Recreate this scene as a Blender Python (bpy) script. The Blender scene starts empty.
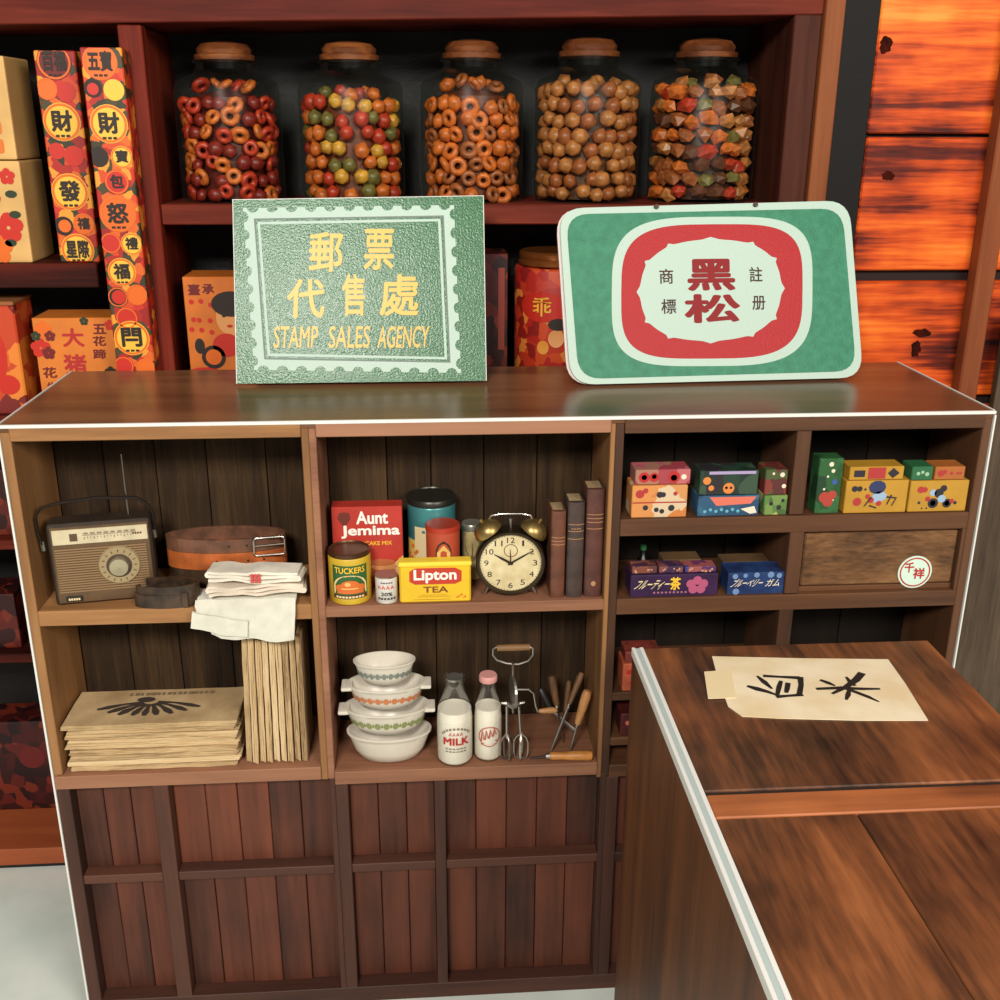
import bpy, bmesh, math, random
from mathutils import Vector, Matrix, noise
random.seed(7)
scene = bpy.context.scene
COL = scene.collection
TOP = 1.17            # height of the cabinet top above the floor (metres)

# ------------------------------------------------------------------ camera
CP = Vector((0.6562, -1.6397, 0.4457 + TOP)); YAW, PITCH, ROLL, FPX = 0.0755, 0.3414, 0.0052, 1063.1
FW = Vector((math.sin(YAW) * math.cos(PITCH), math.cos(YAW) * math.cos(PITCH), -math.sin(PITCH)))
r0 = Vector((math.cos(YAW), -math.sin(YAW), 0)); u0 = r0.cross(FW)
RT = r0 * math.cos(ROLL) + u0 * math.sin(ROLL); UP = u0 * math.cos(ROLL) - r0 * math.sin(ROLL)
cam_d = bpy.data.cameras.new('camera'); cam_d.sensor_width = 36; cam_d.lens = FPX * 36 / 1000
cam_d.clip_start = 0.02
cam = bpy.data.objects.new('camera', cam_d); COL.objects.link(cam)
cam.matrix_world = Matrix(((RT.x, UP.x, -FW.x, CP.x), (RT.y, UP.y, -FW.y, CP.y), (RT.z, UP.z, -FW.z, CP.z), (0, 0, 0, 1)))
scene.camera = cam

# ------------------------------------------------------------------ world, lights, exposure
w = bpy.data.worlds.new('world'); scene.world = w; w.use_nodes = True
w.node_tree.nodes['Background'].inputs[0].default_value = (1.0, 0.93, 0.84, 1)
w.node_tree.nodes['Background'].inputs[1].default_value = 0.2
def area(name, loc, target, sx, sy, power, col):
    d = bpy.data.lights.new(name, 'AREA'); d.shape = 'RECTANGLE'; d.size = sx; d.size_y = sy; d.energy = power; d.color = col
    o = bpy.data.objects.new(name, d); COL.objects.link(o); o.location = loc
    o.rotation_euler = (Vector(target) - Vector(loc)).to_track_quat('-Z', 'Y').to_euler()
area('ceiling_light', (0.0, -3.0, 2.85), (0.6, 0.3, 1.1), 0.7, 0.5, 110, (1.0, 0.95, 0.88))
area('ceiling_light_far', (2.4, -3.2, 2.75), (1.0, 0.3, 0.9), 1.4, 0.9, 85, (1.0, 0.93, 0.84))
scene.view_settings.view_transform = 'Standard'; scene.view_settings.look = 'None'
scene.view_settings.exposure = 0.05; scene.view_settings.gamma = 1.0; scene.view_settings.use_curve_mapping = False

# ------------------------------------------------------------------ geometry of the view (measuring helpers)
def ray(x, y): return FW + RT * ((x - 500) / FPX) - UP * ((y - 500) / FPX)
def at(x, y, Y):
    d = ray(x, y); return CP + d * ((Y - CP.y) / d.y)
def onz(x, y, Z):
    d = ray(x, y); return CP + d * ((Z - CP.z) / d.z)
def proj(p):
    d = Vector(p) - CP; z = d.dot(FW); return 500 + FPX * d.dot(RT) / z, 500 - FPX * d.dot(UP) / z
def bx(px, Y, z):
    X = 0.7
    for _ in range(6): X = at(px, proj((X, Y, z))[1], Y).x
    return X
def pl(x, y, M, axis=1, val=0.0):
    Mi = M.inverted(); o = Mi @ CP; d = Mi.to_3x3() @ ray(x, y); t = (val - o[axis]) / d[axis]; return o + d * t
T = lambda x, y, z: Matrix.Translation((x, y, z))
RZ = lambda a: Matrix.Rotation(a, 4, 'Z')
RX = lambda a: Matrix.Rotation(a, 4, 'X')
RY = lambda a: Matrix.Rotation(a, 4, 'Y')

# ------------------------------------------------------------------ materials
def lin(c):
    f = lambda v: v / 12.92 if v <= 0.04045 else ((v + 0.055) / 1.055) ** 2.4
    return tuple(f(v / 255) for v in c) + (1,)
MATS = {}
def mat(name, col=(200, 200, 200), rough=0.6, metal=0.0, var=0.0, vscale=40, bump=0.0, bscale=200, spec=0.5, col2=None, coat=0.0):
    if name in MATS: return MATS[name]
    m = bpy.data.materials.new(name); m.use_nodes = True; nt = m.node_tree; b = nt.nodes['Principled BSDF']
    b.inputs['Roughness'].default_value = rough; b.inputs['Metallic'].default_value = metal
    b.inputs['Specular IOR Level'].default_value = spec
    if coat: b.inputs['Coat Weight'].default_value = coat; b.inputs['Coat Roughness'].default_value = 0.25
    b.inputs['Base Color'].default_value = lin(col)
    tc = nt.nodes.new('ShaderNodeTexCoord')
    if var or col2:
        n = nt.nodes.new('ShaderNodeTexNoise'); n.inputs['Scale'].default_value = vscale; n.inputs['Detail'].default_value = 5
        nt.links.new(tc.outputs['Object'], n.inputs['Vector'])
        r = nt.nodes.new('ShaderNodeValToRGB'); r.color_ramp.elements[0].position = 0.35; r.color_ramp.elements[1].position = 0.65
        c2 = col2 or tuple(max(0, v * (1 - var)) for v in col)
        r.color_ramp.elements[0].color = lin(c2); r.color_ramp.elements[1].color = lin(col)
        nt.links.new(n.outputs['Fac'], r.inputs['Fac']); nt.links.new(r.outputs['Color'], b.inputs['Base Color'])
    if bump:
        n2 = nt.nodes.new('ShaderNodeTexNoise'); n2.inputs['Scale'].default_value = bscale; n2.inputs['Detail'].default_value = 3
        bp = nt.nodes.new('ShaderNodeBump'); bp.inputs['Strength'].default_value = bump; bp.inputs['Distance'].default_value = 0.002
        nt.links.new(tc.outputs['Object'], n2.inputs['Vector']); nt.links.new(n2.outputs['Fac'], bp.inputs['Height'])
        nt.links.new(bp.outputs['Normal'], b.inputs['Normal'])
    MATS[name] = m; return m
def wood(name, cols, axis='Z', scale=9.0, stretch=14.0, rough=0.55, bump=0.15, fine=0.25, jitter=0.25, spec=0.4, mottle=0.0):
    """wood grain running along one world axis; every board starts at its own place in the grain"""
    if name in MATS: return MATS[name]
    m = bpy.data.materials.new(name); m.use_nodes = True; nt = m.node_tree; N = nt.nodes; L = nt.links; b = N['Principled BSDF']
    b.inputs['Roughness'].default_value = rough; b.inputs['Specular IOR Level'].default_value = spec
    g = N.new('ShaderNodeNewGeometry'); oi = N.new('ShaderNodeObjectInfo')
    mp = N.new('ShaderNodeMapping'); s = [scale] * 3; s['XYZ'.index(axis)] = scale / stretch; mp.inputs['Scale'].default_value = s
    mul = N.new('ShaderNodeVectorMath'); mul.operation = 'SCALE'; mul.inputs[0].default_value = (13.1, 7.7, 5.3)
    L.new(oi.outputs['Random'], mul.inputs['Scale'])
    add = N.new('ShaderNodeVectorMath'); L.new(g.outputs['Position'], add.inputs[0]); L.new(mul.outputs[0], add.inputs[1])
    L.new(add.outputs[0], mp.inputs['Vector'])
    n1 = N.new('ShaderNodeTexNoise'); n1.inputs['Scale'].default_value = 1.6; n1.inputs['Detail'].default_value = 6; n1.inputs['Distortion'].default_value = 0.6
    n2 = N.new('ShaderNodeTexNoise'); n2.inputs['Scale'].default_value = 14; n2.inputs['Detail'].default_value = 4
    L.new(mp.outputs[0], n1.inputs['Vector']); L.new(mp.outputs[0], n2.inputs['Vector'])
    mx = N.new('ShaderNodeMix'); mx.data_type = 'FLOAT'; mx.inputs['Factor'].default_value = fine
    L.new(n1.outputs['Fac'], mx.inputs['A']); L.new(n2.outputs['Fac'], mx.inputs['B'])
    ad = N.new('ShaderNodeMath'); ad.operation = 'MULTIPLY_ADD'; ad.inputs[1].default_value = jitter; 
    L.new(oi.outputs['Random'], ad.inputs[0]); L.new(mx.outputs['Result'], ad.inputs[2])
    sb = N.new('ShaderNodeMath'); sb.operation = 'SUBTRACT'; sb.inputs[1].default_value = jitter / 2; L.new(ad.outputs[0], sb.inputs[0])
    last = sb.outputs[0]
    if mottle:
        n3 = N.new('ShaderNodeTexNoise'); n3.inputs['Scale'].default_value = 5.5; n3.inputs['Detail'].default_value = 3
        L.new(add.outputs[0], n3.inputs['Vector'])
        m3 = N.new('ShaderNodeMath'); m3.operation = 'MULTIPLY_ADD'; m3.inputs[1].default_value = mottle; L.new(n3.outputs['Fac'], m3.inputs[0]); L.new(last, m3.inputs[2])
        m4 = N.new('ShaderNodeMath'); m4.operation = 'SUBTRACT'; m4.inputs[1].default_value = mottle / 2; L.new(m3.outputs[0], m4.inputs[0]); last = m4.outputs[0]
    r = N.new('ShaderNodeValToRGB'); e = r.color_ramp.elements
    while len(e) < len(cols): e.new(0.5)
    for i, c in enumerate(cols): e[i].position = 0.28 + 0.44 * i / (len(cols) - 1); e[i].color = lin(c)
    L.new(last, r.inputs['Fac']); L.new(r.outputs['Color'], b.inputs['Base Color'])
    bp = N.new('ShaderNodeBump'); bp.inputs['Strength'].default_value = bump; bp.inputs['Distance'].default_value = 0.003
    L.new(mx.outputs['Result'], bp.inputs['Height']); L.new(bp.outputs['Normal'], b.inputs['Normal'])
    MATS[name] = m; return m
def printed(name, cols, scale=45, rough=0.55, seedv=0.0):
    """blotchy printed pattern: cells of a few inks"""
    if name in MATS: return MATS[name]
    m = bpy.data.materials.new(name); m.use_nodes = True; nt = m.node_tree; N = nt.nodes; L = nt.links; b = N['Principled BSDF']
    b.inputs['Roughness'].default_value = rough
    tc = N.new('ShaderNodeTexCoord'); mp = N.new('ShaderNodeMapping'); mp.inputs['Location'].default_value = (seedv, seedv * 2, seedv * 3)
    L.new(tc.outputs['Object'], mp.inputs['Vector'])
    nz = N.new('ShaderNodeTexNoise'); nz.inputs['Scale'].default_value = scale * 1.3; nz.inputs['Detail'].default_value = 2
    L.new(mp.outputs[0], nz.inputs['Vector'])
    vm = N.new('ShaderNodeVectorMath'); vm.operation = 'MULTIPLY_ADD'; vm.inputs[1].default_value = (0.6 / scale,) * 3
    L.new(nz.outputs['Color'], vm.inputs[0]); L.new(mp.outputs[0], vm.inputs[2])
    v = N.new('ShaderNodeTexVoronoi'); v.inputs['Scale'].default_value = scale; L.new(vm.outputs[0], v.inputs['Vector'])
    sp = N.new('ShaderNodeSeparateColor'); L.new(v.outputs['Color'], sp.inputs[0])
    r = N.new('ShaderNodeValToRGB'); r.color_ramp.interpolation = 'CONSTANT'; e = r.color_ramp.elements
    while len(e) < len(cols): e.new(0.5)
    for i, c in enumerate(cols): e[i].position = i / len(cols); e[i].color = lin(c)
    L.new(sp.outputs[0], r.inputs['Fac']); L.new(r.outputs['Color'], b.inputs['Base Color'])
    MATS[name] = m; return m
def glass(name, tint=(235, 240, 235), shine=0.12):
    if name in MATS: return MATS[name]
    m = bpy.data.materials.new(name); m.use_nodes = True; nt = m.node_tree; N = nt.nodes; L = nt.links
    N.remove(N['Principled BSDF']); out = N['Material Output']
    t = N.new('ShaderNodeBsdfTransparent'); t.inputs[0].default_value = lin(tint)
    g = N.new('ShaderNodeBsdfGlossy'); g.inputs['Roughness'].default_value = 0.3
    lw = N.new('ShaderNodeLayerWeight'); lw.inputs['Blend'].default_value = 0.25
    mm = N.new('ShaderNodeMath'); mm.operation = 'MULTIPLY_ADD'; mm.inputs[1].default_value = 0.32; mm.inputs[2].default_value = shine * 0.35
    L.new(lw.outputs['Fresnel'], mm.inputs[0])
    mx = N.new('ShaderNodeMixShader'); L.new(mm.outputs[0], mx.inputs[0]); L.new(t.outputs[0], mx.inputs[1]); L.new(g.outputs[0], mx.inputs[2])
    L.new(mx.outputs[0], out.inputs['Surface']); MATS[name] = m; return m

# ------------------------------------------------------------------ object helpers
def thing(name, label, cat, M=None, group=None):
    o = bpy.data.objects.new(name, None); COL.objects.link(o); o.empty_display_size = 0.05
    if M is not None: o.matrix_basis = M
    return tag(o, label, cat, group)
def tag(o, label, cat, group=None):
    o['label'] = label; o['category'] = cat
    if group: o['group'] = group
    return o
def obj(name, bm, m, parent=None, M=None, smooth=False, label=None, kind=None):
    me = bpy.data.meshes.new(name)
    if isinstance(bm, tuple): me.from_pydata(bm[0], [], bm[1]); me.update()
    else:
        bm.normal_update(); bm.to_mesh(me); bm.free()
    return obm(name, me, m, parent, M, smooth, label, kind)
def obm(name, me, m, parent=None, M=None, smooth=False, label=None, kind=None):
    if m is not None and not me.materials: me.materials.append(m)
    if smooth:
        for p in me.polygons: p.use_smooth = True
        me.set_sharp_from_angle(angle=math.radians(38))
    o = bpy.data.objects.new(name, me); COL.objects.link(o)
    if parent: o.parent = parent
    if M is not None: o.matrix_basis = M
    if label: o['label'] = label
    if kind: o['kind'] = kind
    return o
def bm_box(x0, x1, y0, y1, z0, z1, bev=0.0, seg=1, bm=None, jit=0.0):
    own = bmesh.new()
    g = bmesh.ops.create_cube(own, size=1.0)
    for v in own.verts:
        v.co = Vector(((x0 + x1) / 2 + v.co.x * (x1 - x0), (y0 + y1) / 2 + v.co.y * (y1 - y0), (z0 + z1) / 2 + v.co.z * (z1 - z0)))
        if jit: v.co += Vector((random.uniform(-jit, jit), random.uniform(-jit, jit), random.uniform(-jit, jit)))
    if bev > 0: bmesh.ops.bevel(own, geom=list(own.edges), offset=bev, segments=seg, profile=0.6, affect='EDGES')
    if bm is None: return own
    me = bpy.data.meshes.new('tmp'); own.to_mesh(me); own.free(); bm.from_mesh(me); bpy.data.meshes.remove(me); return bm
def box(name, x0, x1, y0, y1, z0, z1, m, parent=None, bev=0.0, seg=1, **k):
    return obj(name, bm_box(x0, x1, y0, y1, z0, z1, bev, seg), m, parent, **k)
def join(*bms):
    out = bmesh.new()
    for b in bms:
        me = bpy.data.meshes.new('tmp'); b.to_mesh(me); b.free(); out.from_mesh(me); bpy.data.meshes.remove(me)
    return out
def xf(bm, M):
    bmesh.ops.transform(bm, matrix=M, verts=bm.verts); return bm
def lathe(prof, n=28, sx=1.0, sy=1.0, a0=0.0, a1=2 * math.pi):
    """profile [(r,z)] turned about Z"""
    bm = bmesh.new(); full = abs(a1 - a0 - 2 * math.pi) < 1e-6; rings = []
    for r, z in prof:
        if r < 1e-6: rings.append([bm.verts.new((0, 0, z))])
        else: rings.append([bm.verts.new((r * sx * math.cos(a0 + (a1 - a0) * i / n), r * sy * math.sin(a0 + (a1 - a0) * i / n), z)) for i in range(n if full else n + 1)])
    for A, B in zip(rings, rings[1:]):
        cnt = n
        for i in range(cnt):
            j = (i + 1) % n if full else i + 1
            if len(A) == 1 and len(B) == 1: continue
            if len(A) == 1: f = (A[0], B[j], B[i])
            elif len(B) == 1: f = (A[i], A[j], B[0])
            else: f = (A[i], A[j], B[j], B[i])
            bm.faces.new(f)
    bmesh.ops.recalc_face_normals(bm, faces=bm.faces); return bm
def tube(pts, rad, n=8, closed=False, flat=None):
    """pipe along a path; rad may be a list; flat=(a,b) makes an oval strap"""
    pts = [Vector(p) for p in pts]; bm = bmesh.new(); rings = []; K = len(pts); prev = None
    for i, p in enumerate(pts):
        if closed: t = pts[(i + 1) % K] - pts[i - 1]
        else: t = pts[min(i + 1, K - 1)] - pts[max(i - 1, 0)]
        t.normalize()
        ref = prev if prev is not None else (Vector((0, 0, 1)) if abs(t.z) < 0.9 else Vector((0, 1, 0)))
        a = (ref - t * ref.dot(t)).normalized(); b = t.cross(a); prev = a
        r = rad[i] if isinstance(rad, (list, tuple)) else rad
        ra, rb = (flat if flat else (r, r))
        rings.append([bm.verts.new(p + a * (ra * math.cos(2 * math.pi * k / n)) + b * (rb * math.sin(2 * math.pi * k / n))) for k in range(n)])
    for i in range(K if closed else K - 1):
        A, B = rings[i], rings[(i + 1) % K]
        for k in range(n): bm.faces.new((A[k], A[(k + 1) % n], B[(k + 1) % n], B[k]))
    if not closed: bm.faces.new(rings[0][::-1]); bm.faces.new(rings[-1])
    bmesh.ops.recalc_face_normals(bm, faces=bm.faces); return bm
def fill2d(loops):
    """flat mesh from outline loops (later loops are holes)"""
    bm = bmesh.new(); es = []
    for lp in loops:
        vs = [bm.verts.new((p[0], p[1], 0)) for p in lp]
        es += [bm.edges.new((vs[i], vs[(i + 1) % len(vs)])) for i in range(len(vs))]
    bmesh.ops.triangle_fill(bm, use_beauty=True, use_dissolve=False, edges=es)
    bm.verts.index_update()
    return [v.co.copy() for v in bm.verts], [[v.index for v in f.verts] for f in bm.faces]
def plate(loops, y0, y1):
    """solid plate in the XZ plane, from y0 (front) to y1"""
    V, F = fill2d(loops); n = len(V)
    verts = [(v.x, y0, v.y) for v in V] + [(v.x, y1, v.y) for v in V]
    faces = [list(f) for f in F] + [[i + n for i in f[::-1]] for f in F]
    k = 0
    for lp in loops:
        L_ = len(lp)
        for i in range(L_): a, b = k + i, k + (i + 1) % L_; faces.append([a, b, b + n, a + n])
        k += L_
    bm = bmesh.new(); bv = [bm.verts.new(v) for v in verts]
    for f in faces:
        try: bm.faces.new([bv[i] for i in f])
        except ValueError: pass
    bmesh.ops.recalc_face_normals(bm, faces=bm.faces); return bm
def disc(cx, cy, r, n=24, ry=None): return [(cx + r * math.cos(2 * math.pi * i / n), cy + (ry or r) * math.sin(2 * math.pi * i / n)) for i in range(n)]
def rrect(x0, y0, x1, y1, r, n=6):
    out = []
    for cx, cy, a in ((x1 - r, y0 + r, -90), (x1 - r, y1 - r, 0), (x0 + r, y1 - r, 90), (x0 + r, y0 + r, 180)):
        for i in range(n + 1): t = math.radians(a + 90 * i / n); out.append((cx + r * math.cos(t), cy + r * math.sin(t)))
    return out
TXT = {}
def text2d(s, bold=0.0):
    """lettering as flat outlines fitted to a unit square; bold = stroke growth in em, by overlaid copies"""
    if (s, bold) in TXT: return TXT[(s, bold)]
    cu = bpy.data.curves.new('lettering', 'FONT'); cu.body = s; cu.resolution_u = 3; cu.dimensions = '2D'; cu.fill_mode = 'BOTH'
    o = bpy.data.objects.new('lettering', cu); COL.objects.link(o); dg = bpy.context.evaluated_depsgraph_get()
    me = bpy.data.meshes.new_from_object(o.evaluated_get(dg)); V = [(v.co.x, v.co.y, 0) for v in me.vertices]; F = [list(p.vertices) for p in me.polygons]
    bpy.data.objects.remove(o); bpy.data.curves.remove(cu); bpy.data.meshes.remove(me)
    if bold:
        n = len(V); V0, F0 = V, F; V = []; F = []
        for k in range(8):
            t = math.pi * k / 4; V += [(p[0] + bold * math.cos(t), p[1] + bold * math.sin(t), k * 4e-5) for p in V0]; F += [[i + n * k for i in f] for f in F0]
    xs = [v[0] for v in V]; ys = [v[1] for v in V]; a, b, c, d = min(xs), max(xs), min(ys), max(ys)
    V = [((v[0] - a) / max(b - a, 1e-6), (v[1] - c) / max(d - c, 1e-6), v[2]) for v in V]
    TXT[(s, bold)] = (V, F); return V, F
def front(y, eps=0.0006): return lambda u, v, e=0: (u, y - eps - e, v)                  # flat print on a face that looks to -Y
def topface(z, eps=0.0006): return lambda u, v, e=0: (u, v, z + eps + e)
def around(R, eps=0.0012): return lambda u, v, e=0: ((R + eps + e) * math.sin(u / R), -(R + eps + e) * math.cos(u / R), v)
def print2d(name, VF, mp, m, parent, label=None):
    V, F = VF; return obj(name, ([mp(*v) for v in V], F), m, parent, label=label)
def lettering(s, rect, mp, m, parent, bold=0.0, shear=0.0, name='lettering', rot=0):
    V, F = text2d(s, bold); x0, y0, x1, y1 = rect; out = []
    for pv in V:
        a, b = pv[0], pv[1]; a += shear * (b - .5)
        if rot == 1: a, b = 1 - b, a            # turned a quarter to the left
        out.append((x0 + a * (x1 - x0), y0 + b * (y1 - y0), pv[2] if len(pv) > 2 else 0))
    return print2d(name, (out, F), mp, m, parent)
def patch(name, loops, mp, m, parent): return print2d(name, fill2d(loops), mp, m, parent)
def rect(x0, y0, x1, y1, n=1): return [(x0 + (x1 - x0) * i / n, y0) for i in range(n + 1)] + [(x1 - (x1 - x0) * i / n, y1) for i in range(n + 1)]
def band(x0, y0, x1, y1, n=12):
    V = []; F = []
    for i in range(n + 1): x = x0 + (x1 - x0) * i / n; V += [(x, y0), (x, y1)]
    for i in range(n): F.append([2 * i, 2 * i + 2, 2 * i + 3, 2 * i + 1])
    return V, F
def merge2d(items):
    V = []; F = []
    for kk, (v, f) in enumerate(items):
        k = len(V); V += [(p[0], p[1], kk * 3e-5) for p in v]; F += [[i + k for i in q] for q in f]
    return V, F
def stroke(pts, widths):
    """brush stroke: polyline with its own width at every point"""
    V = []; F = []; P = [Vector((p[0], p[1])) for p in pts]
    for i, p in enumerate(P):
        t = (P[min(i + 1, len(P) - 1)] - P[max(i - 1, 0)]).normalized(); n = Vector((-t.y, t.x)) * widths[i] / 2
        V += [(p.x + n.x, p.y + n.y), (p.x - n.x, p.y - n.y)]
    for i in range(len(P) - 1): F.append([2 * i, 2 * i + 2, 2 * i + 3, 2 * i + 1])
    return V, F

# ------------------------------------------------------------------ palette
INK = mat('black ink', (32, 26, 22), 0.6); WHITE = mat('white print', (236, 232, 220), 0.6); CREAM = mat('cream print', (226, 208, 160), 0.6)
REDI = mat('red ink', (176, 36, 34), 0.55); BROWNI = mat('brown ink', (96, 40, 26), 0.6); YELI = mat('yellow ink', (238, 190, 52), 0.5)
BOARD = mat('white foam board edge', (222, 222, 216), 0.5); STEEL = mat('worn steel', (170, 165, 155), 0.32, 0.9); CHROME = mat('chrome', (205, 200, 190), 0.2, 1.0)
BRASS = mat('aged brass', (178, 150, 92), 0.35, 0.85, var=0.2, vscale=60)

# ================================================================== THE SETTING
def struct(o): o['kind'] = 'structure'; return o
FLOORM = mat('pale vinyl floor', (236, 244, 236), 0.42, col2=(216, 228, 218), vscale=6, bump=0.35, bscale=8)
def floor_mesh():
    bm = bmesh.new(); bmesh.ops.create_grid(bm, x_segments=60, y_segments=60, size=1.0)
    for v in bm.verts:
        v.co = Vector((v.co.x * 3.2 + 0.6, v.co.y * 2.4 - 1.2, 0.0))
    return bm
struct(obj('floor', floor_mesh(), FLOORM))
WALLM = mat('dark wall paint', (26, 22, 20), 0.7)
struct(box('wall_back', -2.6, 3.8, 0.80, 0.86, 0, 2.9, WALLM))

YB = 0.455   # front plane of the wall shelf
FRAME_H = wood('red brown shelf wood across', [(44, 13, 8), (88, 29, 18), (124, 50, 32)], 'X', rough=0.6, spec=.15)
FRAME_V = wood('red brown shelf wood upright', [(60, 18, 10), (110, 36, 22), (140, 56, 36)], 'Z', rough=0.6, spec=.15)
DARKBACK = mat('black lacquered back board', (10, 11, 9), 0.42, bump=0.9, bscale=700, spec=0.6)
BATTEN = wood('orange brown batten', [(92, 46, 22), (128, 70, 36), (148, 86, 48)], 'Z', spec=.2)
su = thing('wall_shelf', 'tall dark red-brown wall shelf with black back behind the cabinet', 'shelf', T(0.5, YB, 0))
def sbox(name, x0, x1, y0, y1, z0, z1, m, bev=0.002, **k):     # world measures, shelf-local mesh
    return box(name, x0 - 0.5, x1 - 0.5, y0 - YB, y1 - YB, z0, z1, m, su, bev, **k)
zt = lambda z: z + TOP
tbm = sbox('top_beam', -0.75, 1.405, YB - .008, YB + .27, zt(.604), zt(.70), FRAME_H)
for v in tbm.data.vertices:        # the old beam rises a little to the right
    if v.co.z < zt(.65): v.co.z += .022 * (v.co.x + .5)
sbox('back_panel', -0.75, 1.40, YB + .27, YB + .285, .03, zt(.62), DARKBACK, 0)
sbox('post', .134, .176, YB - .012, YB + .02, 0.0, zt(.604), FRAME_V)
sbox('partition', .146, .166, YB + .02, YB + .27, 0.03, zt(.604), FRAME_V, 0)
sbox('post', -.75, -.70, YB - .012, YB + .27, 0.0, zt(.604), FRAME_V)
sbox('post', 1.352, 1.404, YB - .006, YB + .27, 0.0, zt(.635), wood('shade-darkened brown end post', [(34, 14, 9), (64, 30, 20), (88, 46, 32)], 'Z', rough=.6, spec=.15))  # end post wood darkened to paint in the dimmer light at the right
sbox('edge_batten', 1.405, 1.441, YB - .02, YB + .02, 0.0, zt(.72), BATTEN)
SH_A, SH_B, SH_C, SH_D = zt(.190), zt(.298), zt(-.105), zt(-.07)
sbox('shelf', -.70, .047, YB, YB + .27, SH_A - .045, SH_A, FRAME_H)
sbox('shelf', .176, 1.352, YB, YB + .27, SH_B - .037, SH_B, FRAME_H)
sbox('shelf', -.70, .134, YB, YB + .27, SH_C - .04, SH_C, FRAME_H)
sbox('shelf', .176, 1.352, YB, YB + .27, SH_D - .04, SH_D, FRAME_H)
ZS1 = at(5, 541, YB).z; ZS2 = at(5, 655, YB).z
for z in (ZS1, ZS2): sbox('shelf', -.70, .134, YB, YB + .27, z - .02, z, FRAME_H)
sbox('shelf', .176, 1.352, YB, YB + .27, .55, .59, FRAME_H)
sbox('base_rail', -.75, 1.405, YB - .012, YB + .27, .012, .055, wood('orange base rail', [(112, 48, 26), (160, 78, 42), (176, 92, 50)], 'X'))
sbox('plinth', -.75, 1.405, YB - .004, YB + .27, 0, .012, mat('black plinth', (20, 16, 14), 0.6), 0)
struct(box('trim_1', 1.441, 1.512, YB - .004, YB + .012, 0, zt(.8), mat('black joint strip', (20, 18, 18), 0.6, bump=.2, spec=.2)))

# plank wall at the right
CHAR = wood('charred orange plank', [(30, 8, 5), (104, 28, 10), (204, 76, 20), (236, 114, 34), (244, 150, 60)], 'X', scale=10, stretch=16, rough=0.5, bump=0.35, fine=0.3, jitter=0.12, mottle=0.55, spec=.25)
pw = struct(obj('wall_planks', bm_box(1.512, 2.6, YB + .014, YB + .03, 0, 2.2), mat('burnt gap', (30, 10, 8), 0.8)))
zs = [0.0, .24, .50, .75, zt(-.09), zt(.168), zt(.426), zt(.68), zt(.95)]
KNOT = mat('dark knot', (34, 10, 5), 0.7, col2=(64, 18, 7), vscale=90, spec=.05); KNOTR = mat('knot ring', (140, 46, 14), 0.55, col2=(196, 80, 22), vscale=70)
for i in range(len(zs) - 1):
    pk = box('plank', 1.514, 2.59, YB - .006 + random.uniform(-.002, .002), YB + .014, zs[i] + .003, zs[i + 1] - .003 - (.016 if i in (3, 4) else 0), CHAR, pw, .003)
    yk = min(v[1] for v in pk.bound_box)
    for (kx, ky, kr, kh) in {4: [(916, 348, .012, .020), (922, 333, .024, .010)], 5: [(888, 176, .014, .010)], 6: [(886, 45, .014, .016)]}.get(i, []):
        P = at(kx, ky, yk); jag = [random.uniform(.75, 1.2) for _ in range(18)]
        for nm_, sc, m_, e in (('knot', .9, KNOT, .0008),):
            print2d(nm_, fill2d([[(P.x + kr * sc * jag[i] * math.cos(i * math.pi / 9), P.z + kh * sc * jag[i] * math.sin(i * math.pi / 9)) for i in range(18)]]), front(yk, e), m_, pk)
GREYW = wood('weathered grey brown wood', [(48, 37, 28), (80, 64, 49), (102, 84, 66)], 'Z', scale=14, fine=.4, jitter=0)
pp = box('plank_post', 1.752, 1.792, YB - .045, YB - .008, 0, zt(.75), wood('brown upright post', [(66, 28, 14), (112, 56, 30), (136, 74, 42)], 'Z', spec=.2), None, .003)
tag(pp, 'brown wooden post standing against the burnt orange plank wall', 'post')
gp = thing('wooden_panel', 'grey brown upright wooden board beside the right end of the cabinet', 'panel', T(2.05, .40, 0))
for i in range(3): box('board', -.225 + i * .18, -.047 + i * .18, 0, .018, 0, 1.25, GREYW, gp, .0015)
box('batten', -.21, .29, .018, .036, .3, .36, GREYW, gp, .001); box('batten', -.21, .29, .018, .036, 1.0, 1.06, GREYW, gp, .001)

# ================================================================== THE CABINET
D = 0.381
FL_H = wood('tan cabinet wood across', [(112, 74, 42), (156, 110, 66), (178, 132, 84)], 'X', rough=.6)
FL_V = wood('tan cabinet wood upright', [(100, 66, 38), (140, 98, 58), (166, 120, 74)], 'Z', rough=.6)
FM_H = wood('pinkish cabinet wood across', [(108, 68, 48), (144, 98, 72), (160, 114, 86)], 'X', rough=.6)
FR_H = wood('brown cabinet wood across', [(50, 30, 17), (84, 52, 30), (106, 68, 40)], 'X', rough=.6)
FR_V = wood('brown cabinet wood upright', [(46, 28, 17), (76, 47, 28), (96, 62, 38)], 'Z', rough=.6)
FD_H = wood('dark lower wood across', [(48, 28, 20), (74, 43, 32), (90, 53, 38)], 'X', rough=.6)
FD_V = wood('dark lower wood upright', [(48, 28, 20), (72, 42, 31), (88, 52, 37)], 'Z', rough=.6)
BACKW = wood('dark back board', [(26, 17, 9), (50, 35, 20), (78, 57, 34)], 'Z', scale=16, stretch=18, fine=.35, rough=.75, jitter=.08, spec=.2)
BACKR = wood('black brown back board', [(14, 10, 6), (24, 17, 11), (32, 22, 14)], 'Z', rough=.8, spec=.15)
LOWP = wood('red brown door plank', [(48, 25, 17), (88, 46, 31), (114, 61, 40)], 'Z', scale=8, fine=.25, rough=.6, jitter=.28, mottle=.3)
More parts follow.
